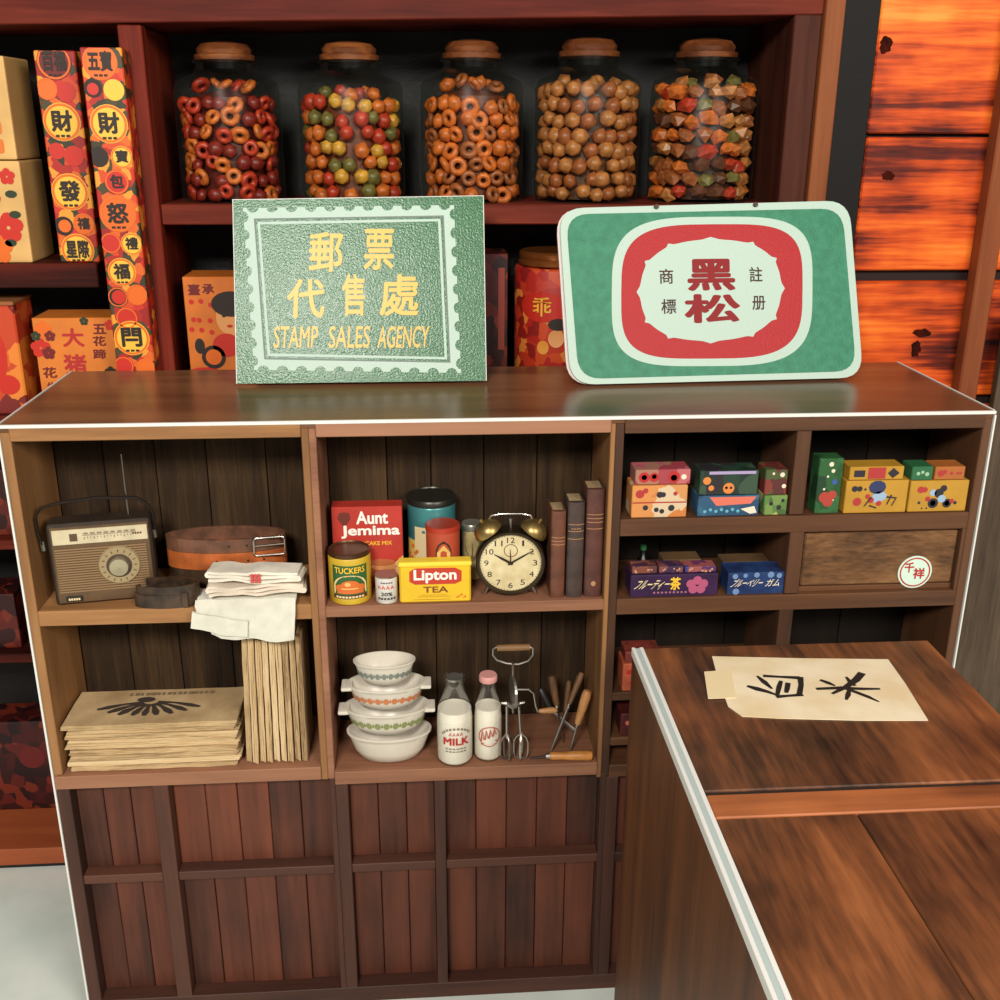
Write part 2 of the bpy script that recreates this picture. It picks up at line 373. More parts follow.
TOPW = wood('polished brown cabinet top', [(72, 44, 28), (112, 74, 48), (140, 98, 66)], 'X', scale=6, stretch=9, rough=.28, bump=.05, fine=.15, spec=.6, jitter=0)
cab = thing('display_cabinet', 'long brown wooden cabinet with open shelves above plank doors and white board edges', 'cabinet', T(0, 0, 0))
def cb(name, x0, x1, y0, y1, z0, z1, m, bev=.0012, parent=None, **k): return box(name, x0, x1, y0, y1, zt(z0), zt(z1), m, parent or cab, bev, **k)
DEEP = .175
cb('top_board', 0, 1.6, 0, D, -.012, 0, TOPW, .001)
cb('side_panel', 0, .008, .002, D, -TOP, -.012, FL_V, 0); cb('side_panel', 1.592, 1.6, .002, D, -TOP, -.012, GREYW, 0)
cb('rear_panel', .008, 1.592, D - .008, D, -TOP + .002, -.012, FD_V, 0)
# white board edges that show along the corners
cb('edge_trim', -.001, 1.601, -.004, .002, -.0045, .001, BOARD, .0008)
cb('edge_trim', -.002, .0015, -.002, .004, -TOP, -.006, BOARD, .0005); cb('edge_trim', 1.599, 1.602, -.004, .004, -TOP, -.006, BOARD, .0005)
cb('edge_trim', -.002, .001, .004, D, -.003, .0012, BOARD, 0); cb('edge_trim', 1.599, 1.602, .004, D, -.003, .0012, BOARD, 0)
# uprights
cb('stile', .002, .017, 0, DEEP, -.632, -.012, FL_V)
cb('divider', .4635, .475, 0, DEEP, -.662, -.012, FL_V); cb('divider', .475, .487, .001, DEEP, -.662, -.012, FM_H)
cb('divider', .9595, .9675, 0, DEEP, -.68, -.012, FL_V); cb('divider', .9675, .982, .001, DEEP, -.70, -.012, FR_V)
cb('stile', 1.584, 1.598, 0, DEEP, -.68, -.012, FR_V)
cb('divider', 1.2695, 1.294, .001, DEEP, -.176, -.026, FR_V); cb('divider', 1.275, 1.30, .001, DEEP, -.322, -.205, FR_V)
cb('divider', 1.27, 1.295, .001, DEEP, -.655, -.352, FR_V)
# top rails
cb('top_rail', .017, .4635, -.0035, .02, -.0255, -.0045, FL_H); cb('top_rail', .487, .9595, -.0035, .02, -.026, -.0045, FM_H); cb('top_rail', .982, 1.584, -.0035, .02, -.028, -.0045, FR_H)
# shelves
S1L, S1M, S2L, S2M, SR1, SR2, SR3, SR4 = -.318, -.323, -.634, -.646, -.178, -.324, at(625, 693, 0).z - TOP, at(625, 738, 0).z - TOP
cb('shelf', .017, .4635, 0, DEEP, S1L - .027, S1L, FL_H); cb('shelf', .487, .9595, 0, DEEP, S1M - .02, S1M, FM_H)
cb('shelf', .002, .4635, -.003, DEEP, S2L - .026, S2L, FM_H); cb('shelf', .487, .9595, -.003, DEEP, S2M - .026, S2M, FM_H)
cb('shelf', .982, 1.584, 0, DEEP, SR1 - .03, SR1, FR_H); cb('shelf', .982, 1.584, 0, DEEP, SR2 - .029, SR2, FR_H)
cb('shelf', .982, 1.27, .001, DEEP, SR3 - .016, SR3, FR_H); cb('shelf', .982, 1.27, .001, DEEP, SR4 - .016, SR4, FR_H)
cb('shelf', .982, 1.584, 0, DEEP, -.68, -.655, FR_H)
# back boards, plank by plank
def backs(x0, x1, z0, z1, n, m):
    e = [x0 + (x1 - x0) * i / n + (random.uniform(-.01, .01) if 0 < i < n else 0) for i in range(n + 1)]
    for i in range(n): cb('back_plank', e[i] + .0008, e[i + 1] - .0008, DEEP, DEEP + .008 + random.uniform(0, .002), z0, z1, m, .001)
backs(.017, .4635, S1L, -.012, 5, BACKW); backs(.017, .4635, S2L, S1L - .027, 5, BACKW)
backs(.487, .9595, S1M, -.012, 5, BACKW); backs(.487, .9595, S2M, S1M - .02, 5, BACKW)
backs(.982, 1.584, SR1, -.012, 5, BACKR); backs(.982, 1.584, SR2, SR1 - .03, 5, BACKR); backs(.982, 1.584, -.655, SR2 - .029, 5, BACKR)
# lower doors: frame and recessed planks
def lower(x0, xm0, xm1, x1, zt_):
    cb('lower_stile', x0, x0 + .022, 0, .05, -1.135, zt_, FD_V); cb('lower_stile', x1 - .01, x1, 0, .05, -1.135, zt_, FD_V)
    cb('lower_stile', xm0, xm1, 0, .05, -1.135, zt_, FD_V)
    for a, b, n in ((x0 + .022, xm0, 3), (xm1, x1 - .01, 5)):
        cb('lower_rail', a, b, .003, .05, -.868, -.850, FD_H)
        for z0, z1 in ((-1.135, -.868), (-.850, zt_)):
            e = [a + (b - a) * i / n for i in range(n + 1)]
            for i in range(n): cb('door_plank', e[i] + .0006, e[i + 1] - .0006, .028 + random.uniform(0, .003), .04, z0, z1, LOWP, .0014)
lower(.002, .166, .194, .487, S2L - .026); lower(.487, .664, .684, .978, S2M - .026); lower(.978, 1.155, 1.175, 1.598, -.68)
cb('bottom_rail', .002, 1.598, 0, .06, -TOP, -1.135, FD_H)
# rough drawer in the right bay
ROUGH = wood('rough split wood', [(46, 30, 16), (104, 70, 40), (138, 98, 60)], 'X', scale=16, stretch=4, bump=.6, fine=.45, rough=.75, jitter=0, mottle=.5)
dr = cb('drawer', 1.306, 1.578, .012, .14, SR2 + .010, SR1 - .036, ROUGH, .003, label='rough split-wood drawer front')
cb('drawer_runner', 1.30, 1.584, .0125, .03, SR2, SR2 + .009, FR_H, .001)
cb('side_strip', 1.578, 1.584, .001, .05, SR2, SR1 - .03, FR_V, .0008)

# ================================================================== THE RICE BIN IN FRONT
BL = .86; BH = TOP - .3298; BW = .468
MB_ = T(.9819, -.1687 - BL, 0) @ RZ(-.0036)
bn = thing('rice_bin', 'brown wooden rice bin with white edges and a paper sign, in front of the cabinet', 'bin', MB_)
BINSIDE = wood('brown bin side wood', [(46, 24, 10), (94, 54, 24), (120, 72, 34)], 'Z', scale=10, rough=.5, jitter=0, mottle=.3)
BINTOP = wood('glossy reddish bin lid wood', [(32, 23, 18), (78, 49, 32), (118, 71, 42), (150, 92, 54)], 'Y', scale=8, stretch=9, rough=.3, bump=.08, fine=.38, spec=.5, jitter=.08, mottle=.65)
box('side_panel', -.0085, -.002, 0, BL, 0, BH - .0122, BINSIDE, bn, .001); box('side_panel', BW - .01, BW, 0, BL, 0, BH - .014, BINSIDE, bn, .001)
box('rear_panel', -.002, BW - .01, BL - .01, BL, 0, BH - .014, BINSIDE, bn, .001); box('front_panel', -.002, BW - .01, 0, .01, 0, BH - .014, BINSIDE, bn, .001)
def tl(x, y): p = pl(x, y, MB_, 2, BH); return p.x, p.y
yb1, yb2 = tl(860, 790)[1], tl(860, 813)[1]
sx = tl(915, 905)[0]
def lid(name, x0, x1, y0, y1): return box(name, x0, x1, y0, y1, BH - .014, BH, BINTOP, bn, .0015)
lid('lid_plank', .009, sx - .0006, 0, yb2 - .0005); lid('lid_plank', sx + .0006, BW, 0, yb2 - .0005)
lid('lid_plank', .009, BW, yb1 + .010, BL); box('lid_shadow_strip', .009, BW, yb1, yb1 + .010, BH - .014, BH - .003, mat('batten shadow brown', (36, 24, 18), .7), bn, 0)  # sunken dark strip stands in for the shadow line along the batten
box('lid_batten', .0095, BW - .002, yb2, yb1, BH - .014, BH + .0015, wood('orange worn batten', [(104, 58, 34), (168, 98, 56), (206, 128, 78)], 'X', scale=5, rough=.4, jitter=0, mottle=.5), bn, .0015)
box('edge_strip', -.0095, -.0042, -.001, BL + .001, BH - .012, BH + .0015, BOARD, bn, .0006); box('edge_strip', .0028, .0088, -.001, BL + .001, BH - .012, BH + .0015, BOARD, bn, .0006)
box('edge_core', -.0042, .0028, 0, BL, BH - .012, BH + .0002, mat('grey foam core', (170, 184, 182), .7), bn, 0)
# paper sign on the lid
PAPER = mat('aged cream paper', (240, 226, 196), .7, col2=(226, 204, 162), vscale=12, bump=.1, bscale=60)
out = [tl(*p) for p in ((712, 657), (800, 659), (888, 660), (905, 684), (928, 721), (860, 721), (780, 719), (742, 717), (728, 707), (722, 690), (716, 672))]
ps = thing('paper_sign', 'torn cream paper sign with two brushed characters lying on the rice bin', 'sign', MB_ @ T(0, 0, BH))
def slab(loop, z0, z1):
    V, F = fill2d([loop]); n = len(loop)
    verts = [(v.x, v.y, z1) for v in V] + [(v.x, v.y, z0) for v in V]
    return verts, [list(f) for f in F] + [[i + n for i in f[::-1]] for f in F] + [[i, (i + 1) % n, (i + 1) % n + n, i + n] for i in range(n)]
obj('sheet', slab(out, .0004, .0014), PAPER, ps)
obj('tape', slab([tl(*p) for p in ((704, 673), (731, 671), (736, 699), (708, 700))], .0016, .0024), mat('yellowed tape', (234, 214, 170), .45), ps)
def brush(pts, ws):
    P = [tl(*p) for p in pts]; return stroke(P, [v * .0019 for v in ws])
ink = [brush([(747, 687), (757, 690), (768, 693), (779, 697)], [3, 6, 4, 2]),
       brush([(757, 677), (764, 683), (772, 690)], [2, 5, 2]),
       brush([(763, 677), (780, 678), (800, 679)], [4, 3.4, 5]), brush([(800, 678), (801, 686), (799, 697)], [5, 4, 4.4]),
       brush([(776, 698), (788, 697), (803, 696)], [4.4, 3.4, 4]), brush([(781, 682), (779, 688), (777, 697)], [3, 4, 3]), brush([(788, 684), (787, 690), (786, 694)], [4, 4, 3])]
ink2 = [brush([(816, 690), (840, 689), (862, 690), (880, 690)], [3.5, 4.4, 4, 2.5]), brush([(862, 674), (856, 681), (846, 688), (832, 695)], [6, 6, 4.5, 2.5]),
        brush([(840, 688), (855, 693), (868, 698), (879, 703)], [3, 4, 4, 1.5]), brush([(820, 681), (828, 684), (835, 687)], [3, 4.5, 2]),
        brush([(849, 691), (848, 696), (846, 701)], [2.5, 4, 2]), brush([(846, 678), (850, 683), (855, 687)], [2, 4, 3])]
print2d('character', merge2d(ink), topface(.0014), INK, ps); print2d('character', merge2d(ink2), topface(.0014), INK, ps)

# ================================================================== THE TWO SIGN BOARDS ON TOP
LEAN = .30
GREEN = mat('sign green', (48, 104, 62), .24, bump=.35, bscale=260, spec=.35, col2=(46, 100, 60), vscale=30)
GREEN2 = mat('sign teal green', (44, 116, 86), .42, bump=.3, bscale=330, col2=(54, 130, 98), vscale=60, spec=.25)
MINT = mat('pale mint print', (178, 200, 187), .42, bump=.3, bscale=330, spec=.25); GOLD = mat('sign yellow', (218, 170, 36), .4)
SIGNRED = mat('sign red', (168, 34, 38), .42, bump=.3, bscale=330, spec=.2)
def signpost(base_a, base_b, lean):
    A, B = onz(*base_a, TOP), onz(*base_b, TOP); mid = (A + B) / 2; yaw = math.atan2(B.y - A.y, B.x - A.x)
    return T(mid.x, mid.y, TOP + .0055) @ RZ(yaw) @ RX(-lean)
def L2(M, v=0.0): return lambda x, y: (lambda p: (p.x, p.z))(pl(x, y, M, 1, v))
M1 = signpost((237, 387), (486, 384), LEAN); q = L2(M1)
s1 = thing('stamp_sign', 'square green stamp agency sign with scalloped white border and yellow characters, on the cabinet', 'sign', M1)
oc = [q(237, 386.5), q(486, 384), q(483, 196), q(233, 200)]; oc = [(x, max(z, .0005)) for x, z in oc]
obj('board', plate([oc], .0002, .006), GREEN, s1); obj('board_edge', plate([[(x * 1.006, z * 1.004) for x, z in oc]], .001, .007), BOARD, s1)
inner = [q(254, 370), q(461, 373), q(454, 205), q(243, 208)]   # BL BR TR TL of the perforated frame
def edge_pts(a, b, n, s, depth):
    o = []; a = Vector(a); b = Vector(b); t = (b - a) / n; nn = Vector((-t.y, t.x)).normalized()
    for i in range(n):
        o.append(tuple(a + t * i)); c = a + t * (i + .5)
        for k in range(7):
            ang = math.pi * (1 - k / 6); o.append(tuple(c + t.normalized() * (t.length * .3 * math.cos(ang)) + nn * (depth * math.sin(ang))))
    return o
bl, br, tr, tlc = inner
outer = edge_pts(bl, br, 11, 1, .0085) + edge_pts(br, tr, 9, 1, .0085) + edge_pts(tr, tlc, 11, 1, .0085) + edge_pts(tlc, bl, 9, 1, .0085)
def inset(qd, d):
    c = sum((Vector(p) for p in qd), Vector((0, 0))) / 4; return [tuple(Vector(p) + Vector((d if p[0] < c.x else -d, d if p[1] < c.y else -d))) for p in qd]
patch('stamp_border', [outer, inset(inner, .0185)], front(.0002), MINT, s1)
patch('inner_line', [inset(inner, .0245), inset(inner, .0290)], front(.0002), MINT, s1)
patch('grey_line', [inset(inner, .0185), inset(inner, .0212)], front(.0002, .0004), mat('grey green line', (96, 112, 102), .5), s1)  # thin grey green line just inside the stamp border
def lt(M, s, x0, y0, x1, y1, m, par, bold=.0, shear=0, v=0.0, eps=.0006, name='lettering'):
    a = pl(x0, (y0 + y1) / 2, M, 1, v); b = pl(x1, (y0 + y1) / 2, M, 1, v); c = pl((x0 + x1) / 2, y1, M, 1, v); d = pl((x0 + x1) / 2, y0, M, 1, v)
    return lettering(s, (a.x, c.z, b.x, d.z), front(v, eps), m, par, bold, shear, name)
for s, x0, y0, x1, y1 in (('郵', 309, 232, 343, 272), ('票', 364, 229, 394, 270), ('代', 287, 279, 325, 318), ('售', 342, 274, 365, 316), ('處', 380, 274, 419, 316)):
    lt(M1, s, x0, y0, x1, y1, GOLD, s1, .018, .06)
for s, x0, x1 in (('STAMP', 274, 318), ('SALES', 329, 370), ('AGENCY', 378, 429)): lt(M1, s, x0, 326, x1, 348, GOLD, s1, .008, .04)
box('easel_strut', -.03, .03, .008, .011, .05, .24, BOARD, s1, M=T(0, .0, .0))
# second sign
M2 = signpost((572, 388), (850, 381), LEAN); q2 = L2(M2)
s2 = thing('medallion_sign', 'rounded green sign with red and white medallion and two dark red characters, on the cabinet', 'sign', M2)
def roundpoly(pts, r, n=6):
    o = []; K = len(pts)
    for i in range(K):
        p = Vector(pts[i]); a = (Vector(pts[i - 1]) - p).normalized(); b = (Vector(pts[(i + 1) % K]) - p).normalized()
        for k in range(n + 1): t = k / n; o.append(tuple(p + a * r * (1 - t) ** 2 + b * r * t ** 2))
    return o
cs = [q2(571, 387), q2(864, 380), q2(850, 200), q2(559, 208)]; cs = [(x, max(z, .0005)) for x, z in cs]
obj('board', plate([roundpoly(cs, .045)], .003, .009), MINT, s2)
obj('rear_board', plate([[(x - .004, z - .0005 if z > .02 else max(z, .0)) for x, z in roundpoly(cs, .045)]], .011, .017), mat('pinkish board edge', (226, 212, 208), .6), s2)
gi = [q2(579, 379), q2(857, 371), q2(843, 208), q2(566, 214)]
patch('green_field', [roundpoly(gi, .042)], front(.003), GREEN2, s2)
def barrel(x0, y0, x1, y1, e=3.7, n=72):
    cx, cy = (x0 + x1) / 2, (y0 + y1) / 2; o = []
    for i in range(n):
        t = 2 * math.pi * i / n; c, s = math.cos(t), math.sin(t)
        o.append(q2(cx + (x1 - x0) / 2 * math.copysign(abs(c) ** (2 / e), c) + (y0 - cy) * -.02 * s, cy - (y1 - y0) / 2 * math.copysign(abs(s) ** (2 / e), s) - (c * (x1 - x0) / 2) * .025))
    return o
patch('medallion_rim', [barrel(612, 216.5, 813, 366)], front(.003, .0009), MINT, s2)
patch('red_band', [barrel(621.5, 224, 803, 358.5)], front(.003, .0012), SIGNRED, s2)
def cusp():
    o = []
    for i in range(96):
        t = 2 * math.pi * i / 96; k = (t * 12 / (2 * math.pi)) % 1; b = 1.0 - .075 * (1 - abs(2 * k - 1)) ** .5 * 0 + .055 * (2 * abs(k - .5)) ** 6 - .01
        c, s = math.cos(t), math.sin(t); e = 2.5
        o.append(q2(711 + 71 * b * math.copysign(abs(c) ** (2 / e), c), 290 - 51 * b * math.copysign(abs(s) ** (2 / e), s) - c * 1.8))
    return o
patch('white_field', [cusp()], front(.003, .0015), MINT, s2)
DKRED = mat('dark red lettering', (132, 22, 24), .5, spec=.2)
lt(M2, '黑', 687, 259, 735, 291, DKRED, s2, .035, v=.003, eps=.002); lt(M2, '松', 684, 294, 740, 323, DKRED, s2, .035, v=.003, eps=.002)
DKB = mat('dark brown lettering', (66, 42, 34), .5, spec=.2)
for s, x0, y0, x1, y1 in (('商', 659, 269, 673, 284), ('標', 661, 299, 676, 314), ('註', 749, 267, 762, 282), ('册', 752, 296, 765, 310)): lt(M2, s, x0, y0, x1, y1, DKB, s2, .012, v=.003, eps=.002)
for hx, hy in ((656, 205), (755, 203)):
    p = pl(hx, hy + 2, M2, 1, .003); obj('hanger', lathe([(0, 0), (.004, 0), (.004, .006), (0, .006)], 10), mat('rusty metal', (74, 58, 46), .7), s2, M=T(p.x, .003, p.z) @ RX(math.pi / 2))
box('easel_strut', -.03, .03, .019, .022, .05, .24, BOARD, s2)

# ================================================================== GOODS ON THE CABINET SHELVES
def pack(name, label, cat, xl, xr, yt, Y, zs, depth, m, group=None, rot=0.0, bev=.0012, part='carton'):
    Xl, Xr = bx(xl, Y, zs), bx(xr, Y, zs); h = at((xl + xr) / 2, yt, Y).z - zs; w_ = Xr - Xl
    M = T((Xl + Xr) / 2, Y, zs + .0004) @ RZ(rot)
    t = thing(name, label, cat, M, group); t['_'] = 0; del t['_']
    box(part, -w_ / 2, w_ / 2, 0, depth, 0, h, m, t, bev)
    return t, w_, h
def dl(t, w_, h, s, r, m, bold=.0, shear=0.0, eps=.0006, name='lettering'):
    return lettering(s, ((r[0] - .5) * w_, r[1] * h, (r[2] - .5) * w_, r[3] * h), front(0, eps), m, t, bold, shear, name)
def dp(t, w_, h, name, loops, m, eps=.0004):
    return patch(name, [[((a - .5) * w_, b * h) for a, b in lp] for lp in loops], front(0, eps), m, t)
def can(name, label, cat, xl, xr, yt, Y, zs, m, prof=None, group=None, part='body', n=32, lidh=.005):
    """Y = distance of the axis"""
    Xl, Xr = bx(xl, Y, zs), bx(xr, Y, zs); R_ = (Xr - Xl) / 2; h = at((xl + xr) / 2, yt, Y + R_ * .9).z - zs - lidh
    t = thing(name, label, cat, T((Xl + Xr) / 2, Y, zs + .0004) @ RZ(math.atan2(CP.x - (Xl + Xr) / 2, Y - CP.y) * .8), group)
    p = prof(R_, h) if prof else [(0, 0), (R_ * .97, 0), (R_, h * .02), (R_, h * .97), (R_ * .97, h), (0, h)]
    obj(part, lathe(p, n), m, t, smooth=False)
    for f in t.children[0].data.polygons: f.use_smooth = abs(f.normal.z) < .9
    return t, R_, h
z1L, z1M, z2L, z2M = zt(S1L), zt(S1M), zt(S2L), zt(S2M)

# ---- radio
xa, xb = bx(52, .012, z1L), bx(155, .03, z1L); RW = xb - xa; RH = at(100, 526, .012).z - z1L
MR = T(xa + .006, .014, z1L + .0005) @ RZ(.16)
rd = thing('portable_radio', 'brown vintage portable radio with cream dial strip and round tuning dial', 'radio', MR)
CASE = mat('dark brown radio case', (54, 42, 32), .5, var=.2, vscale=30, bump=.1)
obj('case', xf(join(bm_box(0, RW, .004, .050, 0, RH, .008, 3)), Matrix.Identity(4)), CASE, rd, smooth=False)
box('front_plate', .006, RW - .004, .001, .005, .005, RH - .005, mat('bronze radio front', (104, 80, 54), .45, .25, var=.15, vscale=25), rd, .001)
dpn = box('dial_strip', .009, RW - .006, -.0015, .002, RH * .76, RH - .009, mat('cream dial strip', (206, 192, 158), .4, var=.08, vscale=50), rd, .0008)
bd = patch('logo', [rect(.036, RH * .80, .048, RH * .89)], front(-.0015), mat('logo brown', (84, 66, 48), .5), dpn)
tk = merge2d([band(.058 + i * .0052, RH * .815 + (.002 if i % 3 else 0), .0592 + i * .0052, RH * .845, 1) for i in range(15)] + [band(.056, RH * .862, .14, RH * .868, 1)])
print2d('scale_marks', tk, front(-.0015), mat('dial grey', (128, 114, 92), .5), dpn)
print2d('scale_marks', merge2d([band(.058 + i * .0105, RH * .875, .065 + i * .0105, RH * .893, 1) for i in range(8)]), front(-.0015), mat('dial grey', (128, 114, 92), .5), dpn)
print2d('name_mark', merge2d([band(RW - .03 + i * .004, RH * .835, RW - .0272 + i * .004, RH * .858, 1) for i in range(4)]), front(-.0015), BROWNI, dpn)
gb = [bm_box(.010, RW - .010, -.0008, .002, RH * .17 + i * RH * .0305, RH * .17 + i * RH * .0305 + RH * .016) for i in range(18)]
obj('speaker_grille', join(*gb), mat('grille slat', (146, 116, 82), .5, .3), rd)['kind'] = 'stuff'
cx_, cz_ = RW * .66, RH * .47; RD_ = .033
def faced(bm, x, y, z): return xf(bm, T(x, y, z) @ RX(math.pi / 2))
td = obj('tuning_dial', faced(lathe([(0, 0), (RD_, 0), (RD_ + .001, .003), (RD_ * .96, .006), (RD_ * .6, .007), (0, .007)], 36), cx_, .002, cz_), mat('dial ring champagne', (168, 148, 110), .4, .4), rd, smooth=True)
obj('dial_recess', faced(lathe([(RD_ * .62, 0), (RD_ * .62, .0076), (0, .0076)], 28), cx_, .002, cz_), mat('dial recess', (70, 56, 42), .5), td)
obj('knob', faced(lathe([(RD_ * .5, 0), (RD_ * .5, .014), (RD_ * .44, .0165), (0, .0155)], 28), cx_, .002, cz_), mat('brushed knob', (186, 174, 146), .3, .8), td)
tkm = []
for i in range(16):
    a = i * math.pi / 8; c, s_ = math.cos(a), math.sin(a); tkm.append(stroke([(cx_ + c * RD_ * .72, cz_ + s_ * RD_ * .72), (cx_ + c * RD_ * .86, cz_ + s_ * RD_ * .86)], [.0012, .0012]))
print2d('dial_marks', merge2d(tkm), front(-.005, .0006), BROWNI, td)
bdg = box('badge', .018, .044, -.002, .002, RH * .06, RH * .12, INK, rd, .0008); print2d('badge_mark', merge2d([band(.022 + i * .0038, RH * .077, .0248 + i * .0038, RH * .103, 1) for i in range(5)]), front(-.002), CREAM, bdg)
hp = [(-.012 + 0, .028, RH * .72), (-.016, .028, RH * .86), (-.017, .028, RH * 1.04), (-.008, .028, RH * 1.15), (.02, .028, RH * 1.2), (RW * .5, .028, RH * 1.235), (RW - .02, .028, RH * 1.2), (RW - .002, .028, RH * 1.10), (RW + .005, .028, RH * .95), (RW + .003, .028, RH * .8)]
obj('handle', tube(hp, .003, 8, flat=(.006, .0022)), mat('black leather strap', (44, 36, 30), .5), rd, smooth=True)
for sx_, z_ in ((-.011, .72), (RW + .002, .78)): obj('handle_bracket', tube([(sx_, .028, RH * (z_ - .08)), (sx_ - .001, .028, RH * (z_ + .03))], .004, 8), STEEL, rd)
pa = pl(129, 521, MR, 1, .03); pb = pl(121, 454, MR, 1, .045)
obj('antenna', tube([(pa.x, .03, RH - .002), ((pa.x + pb.x) / 2, .037, (pa.z + pb.z) / 2), (pb.x, .045, pb.z)], [.0016, .0012, .0009], 6), CHROME, rd)

# ---- belts
def belt_coil(name, label, loops, hgt, m, parent_M, thick=.0035, seg=44):
    """strap standing on edge, wound along the given closed-ish path [(x,y)]"""
    t = thing(name, label, 'belt', parent_M, 'coiled leather belts')
    bm = bmesh.new(); n = len(loops); pv = []
    for i, (x, y, z) in enumerate(loops):
        a = Vector(loops[max(i - 1, 0)]); b = Vector(loops[min(i + 1, n - 1)]); d = (b - a); nrm = Vector((d.y, -d.x, 0)).normalized() * thick / 2
        p = Vector((x, y, z)); pv.append([bm.verts.new(p + nrm), bm.verts.new(p - nrm), bm.verts.new(p - nrm + Vector((0, 0, hgt))), bm.verts.new(p + nrm + Vector((0, 0, hgt)))])
    for A, B in zip(pv, pv[1:]):
        for k in range(4): bm.faces.new((A[k], A[(k + 1) % 4], B[(k + 1) % 4], B[k]))
    bm.faces.new(pv[0][::-1]); bm.faces.new(pv[-1]); bmesh.ops.recalc_face_normals(bm, faces=bm.faces)
    obj('strap', bm, m, t); return t
def oval(cx, cy, rx, ry, a0, a1, n, z0, z1, shrink=0.0):
    return [(cx + rx * (1 - shrink * i / n) * math.cos(math.radians(a0 + (a1 - a0) * i / n)), cy + ry * (1 - shrink * i / n) * math.sin(math.radians(a0 + (a1 - a0) * i / n)), z0 + (z1 - z0) * i / n) for i in range(n + 1)]
XB0, XB1 = bx(136, .013, z1L), bx(198, .013, z1L); hw = (XB1 - XB0) / 2
DKLEA = mat('dark leather', (74, 55, 40), .35, var=.45, vscale=40, bump=.3, bscale=120)
db = belt_coil('leather_belt', 'dark brown leather belt coiled on the shelf beside the radio', oval(0, 0, hw, .0165, -200, 160, 40, 0, 0) + oval(.004, .001, hw * 1.0, .0165, 160, 500, 40, .012, .020, .02), .023, DKLEA, T((XB0 + XB1) / 2, .0165, z1L + .0005))
box('belt_loop', hw * .55, hw * .55 + .011, -.0195, -.0125, .001, .027, DKLEA, db, .001)
YBT = .096; RYB = .034
XC0, XC1 = bx(172, YBT, z1L), bx(288, YBT, z1L); cw = (XC1 - XC0) / 2; MBK = T((XC0 + XC1) / 2, YBT, z1L + .0005)
zc = at(230, 570, YBT - RYB).z - z1L; zc2 = at(230, 553, YBT - RYB).z - z1L; zc3 = at(230, 540, YBT - RYB).z - z1L
TAN = mat('tan leather', (186, 98, 46), .4, var=.25, vscale=30, bump=.2, bscale=140); BRL = mat('brown leather', (118, 78, 58), .4, var=.3, vscale=30, bump=.2, bscale=140)
belt_coil('leather_belt', 'wide dark leather belt coiled under the tan belt behind the towels', oval(0, 0, cw * .98, RYB * .97, -185, 175, 48, 0, 0), zc - .001, DKLEA, MBK)
tb = belt_coil('leather_belt', 'tan leather belt coiled under the brown buckled belt', oval(0, 0, cw, RYB, -185, 175, 48, zc, zc), zc2 - zc - .001, TAN, MBK)
for i in range(4): obj('belt_hole', xf(lathe([(0, 0), (.0021, 0), (.0021, .0012), (0, .0012)], 8), T(-.012 + i * .026, -RYB * (1 - ((-.012 + i * .026) / cw) ** 2) ** .5 - .0012, (zc + zc2) / 2) @ RX(math.pi / 2)), INK, tb)
tb2 = belt_coil('leather_belt', 'brown leather belt with silver buckle on top of the tan belt', oval(0, 0, cw, RYB, -185, 175, 48, zc2, zc2), zc3 - zc2, BRL, MBK)
pk0, pk1 = pl(254, 541, MBK, 1, -.030), pl(287, 567, MBK, 1, -.022)
def rectloop(x0, x1, z0, z1, y): return [(a, y(a), b) for a, b in rrect(x0, z0, x1, z1, .005, 3)]
yy = lambda a: -.0365 + max(0, a - pk0.x) * .16
obj('buckle', tube(rectloop(pk0.x, pk1.x, zc2 - .006, zc3 + .002, yy), .0019, 8, closed=True), CHROME, tb2, smooth=True)
obj('buckle_prong', tube([(pk0.x + .001, yy(pk0.x), (zc2 + zc3) / 2), (pk1.x, yy(pk1.x), (zc2 + zc3) / 2 + .001)], .0014, 6), CHROME, tb2)
for i in range(2): obj('belt_hole', xf(lathe([(0, 0), (.0021, 0), (.0021, .0012), (0, .0012)], 8), T(pk0.x - .012 - i * .03, -RYB * (1 - ((pk0.x - .012 - i * .03) / cw) ** 2) ** .5 - .0012, (zc2 + zc3) / 2) @ RX(math.pi / 2)), INK, tb2)

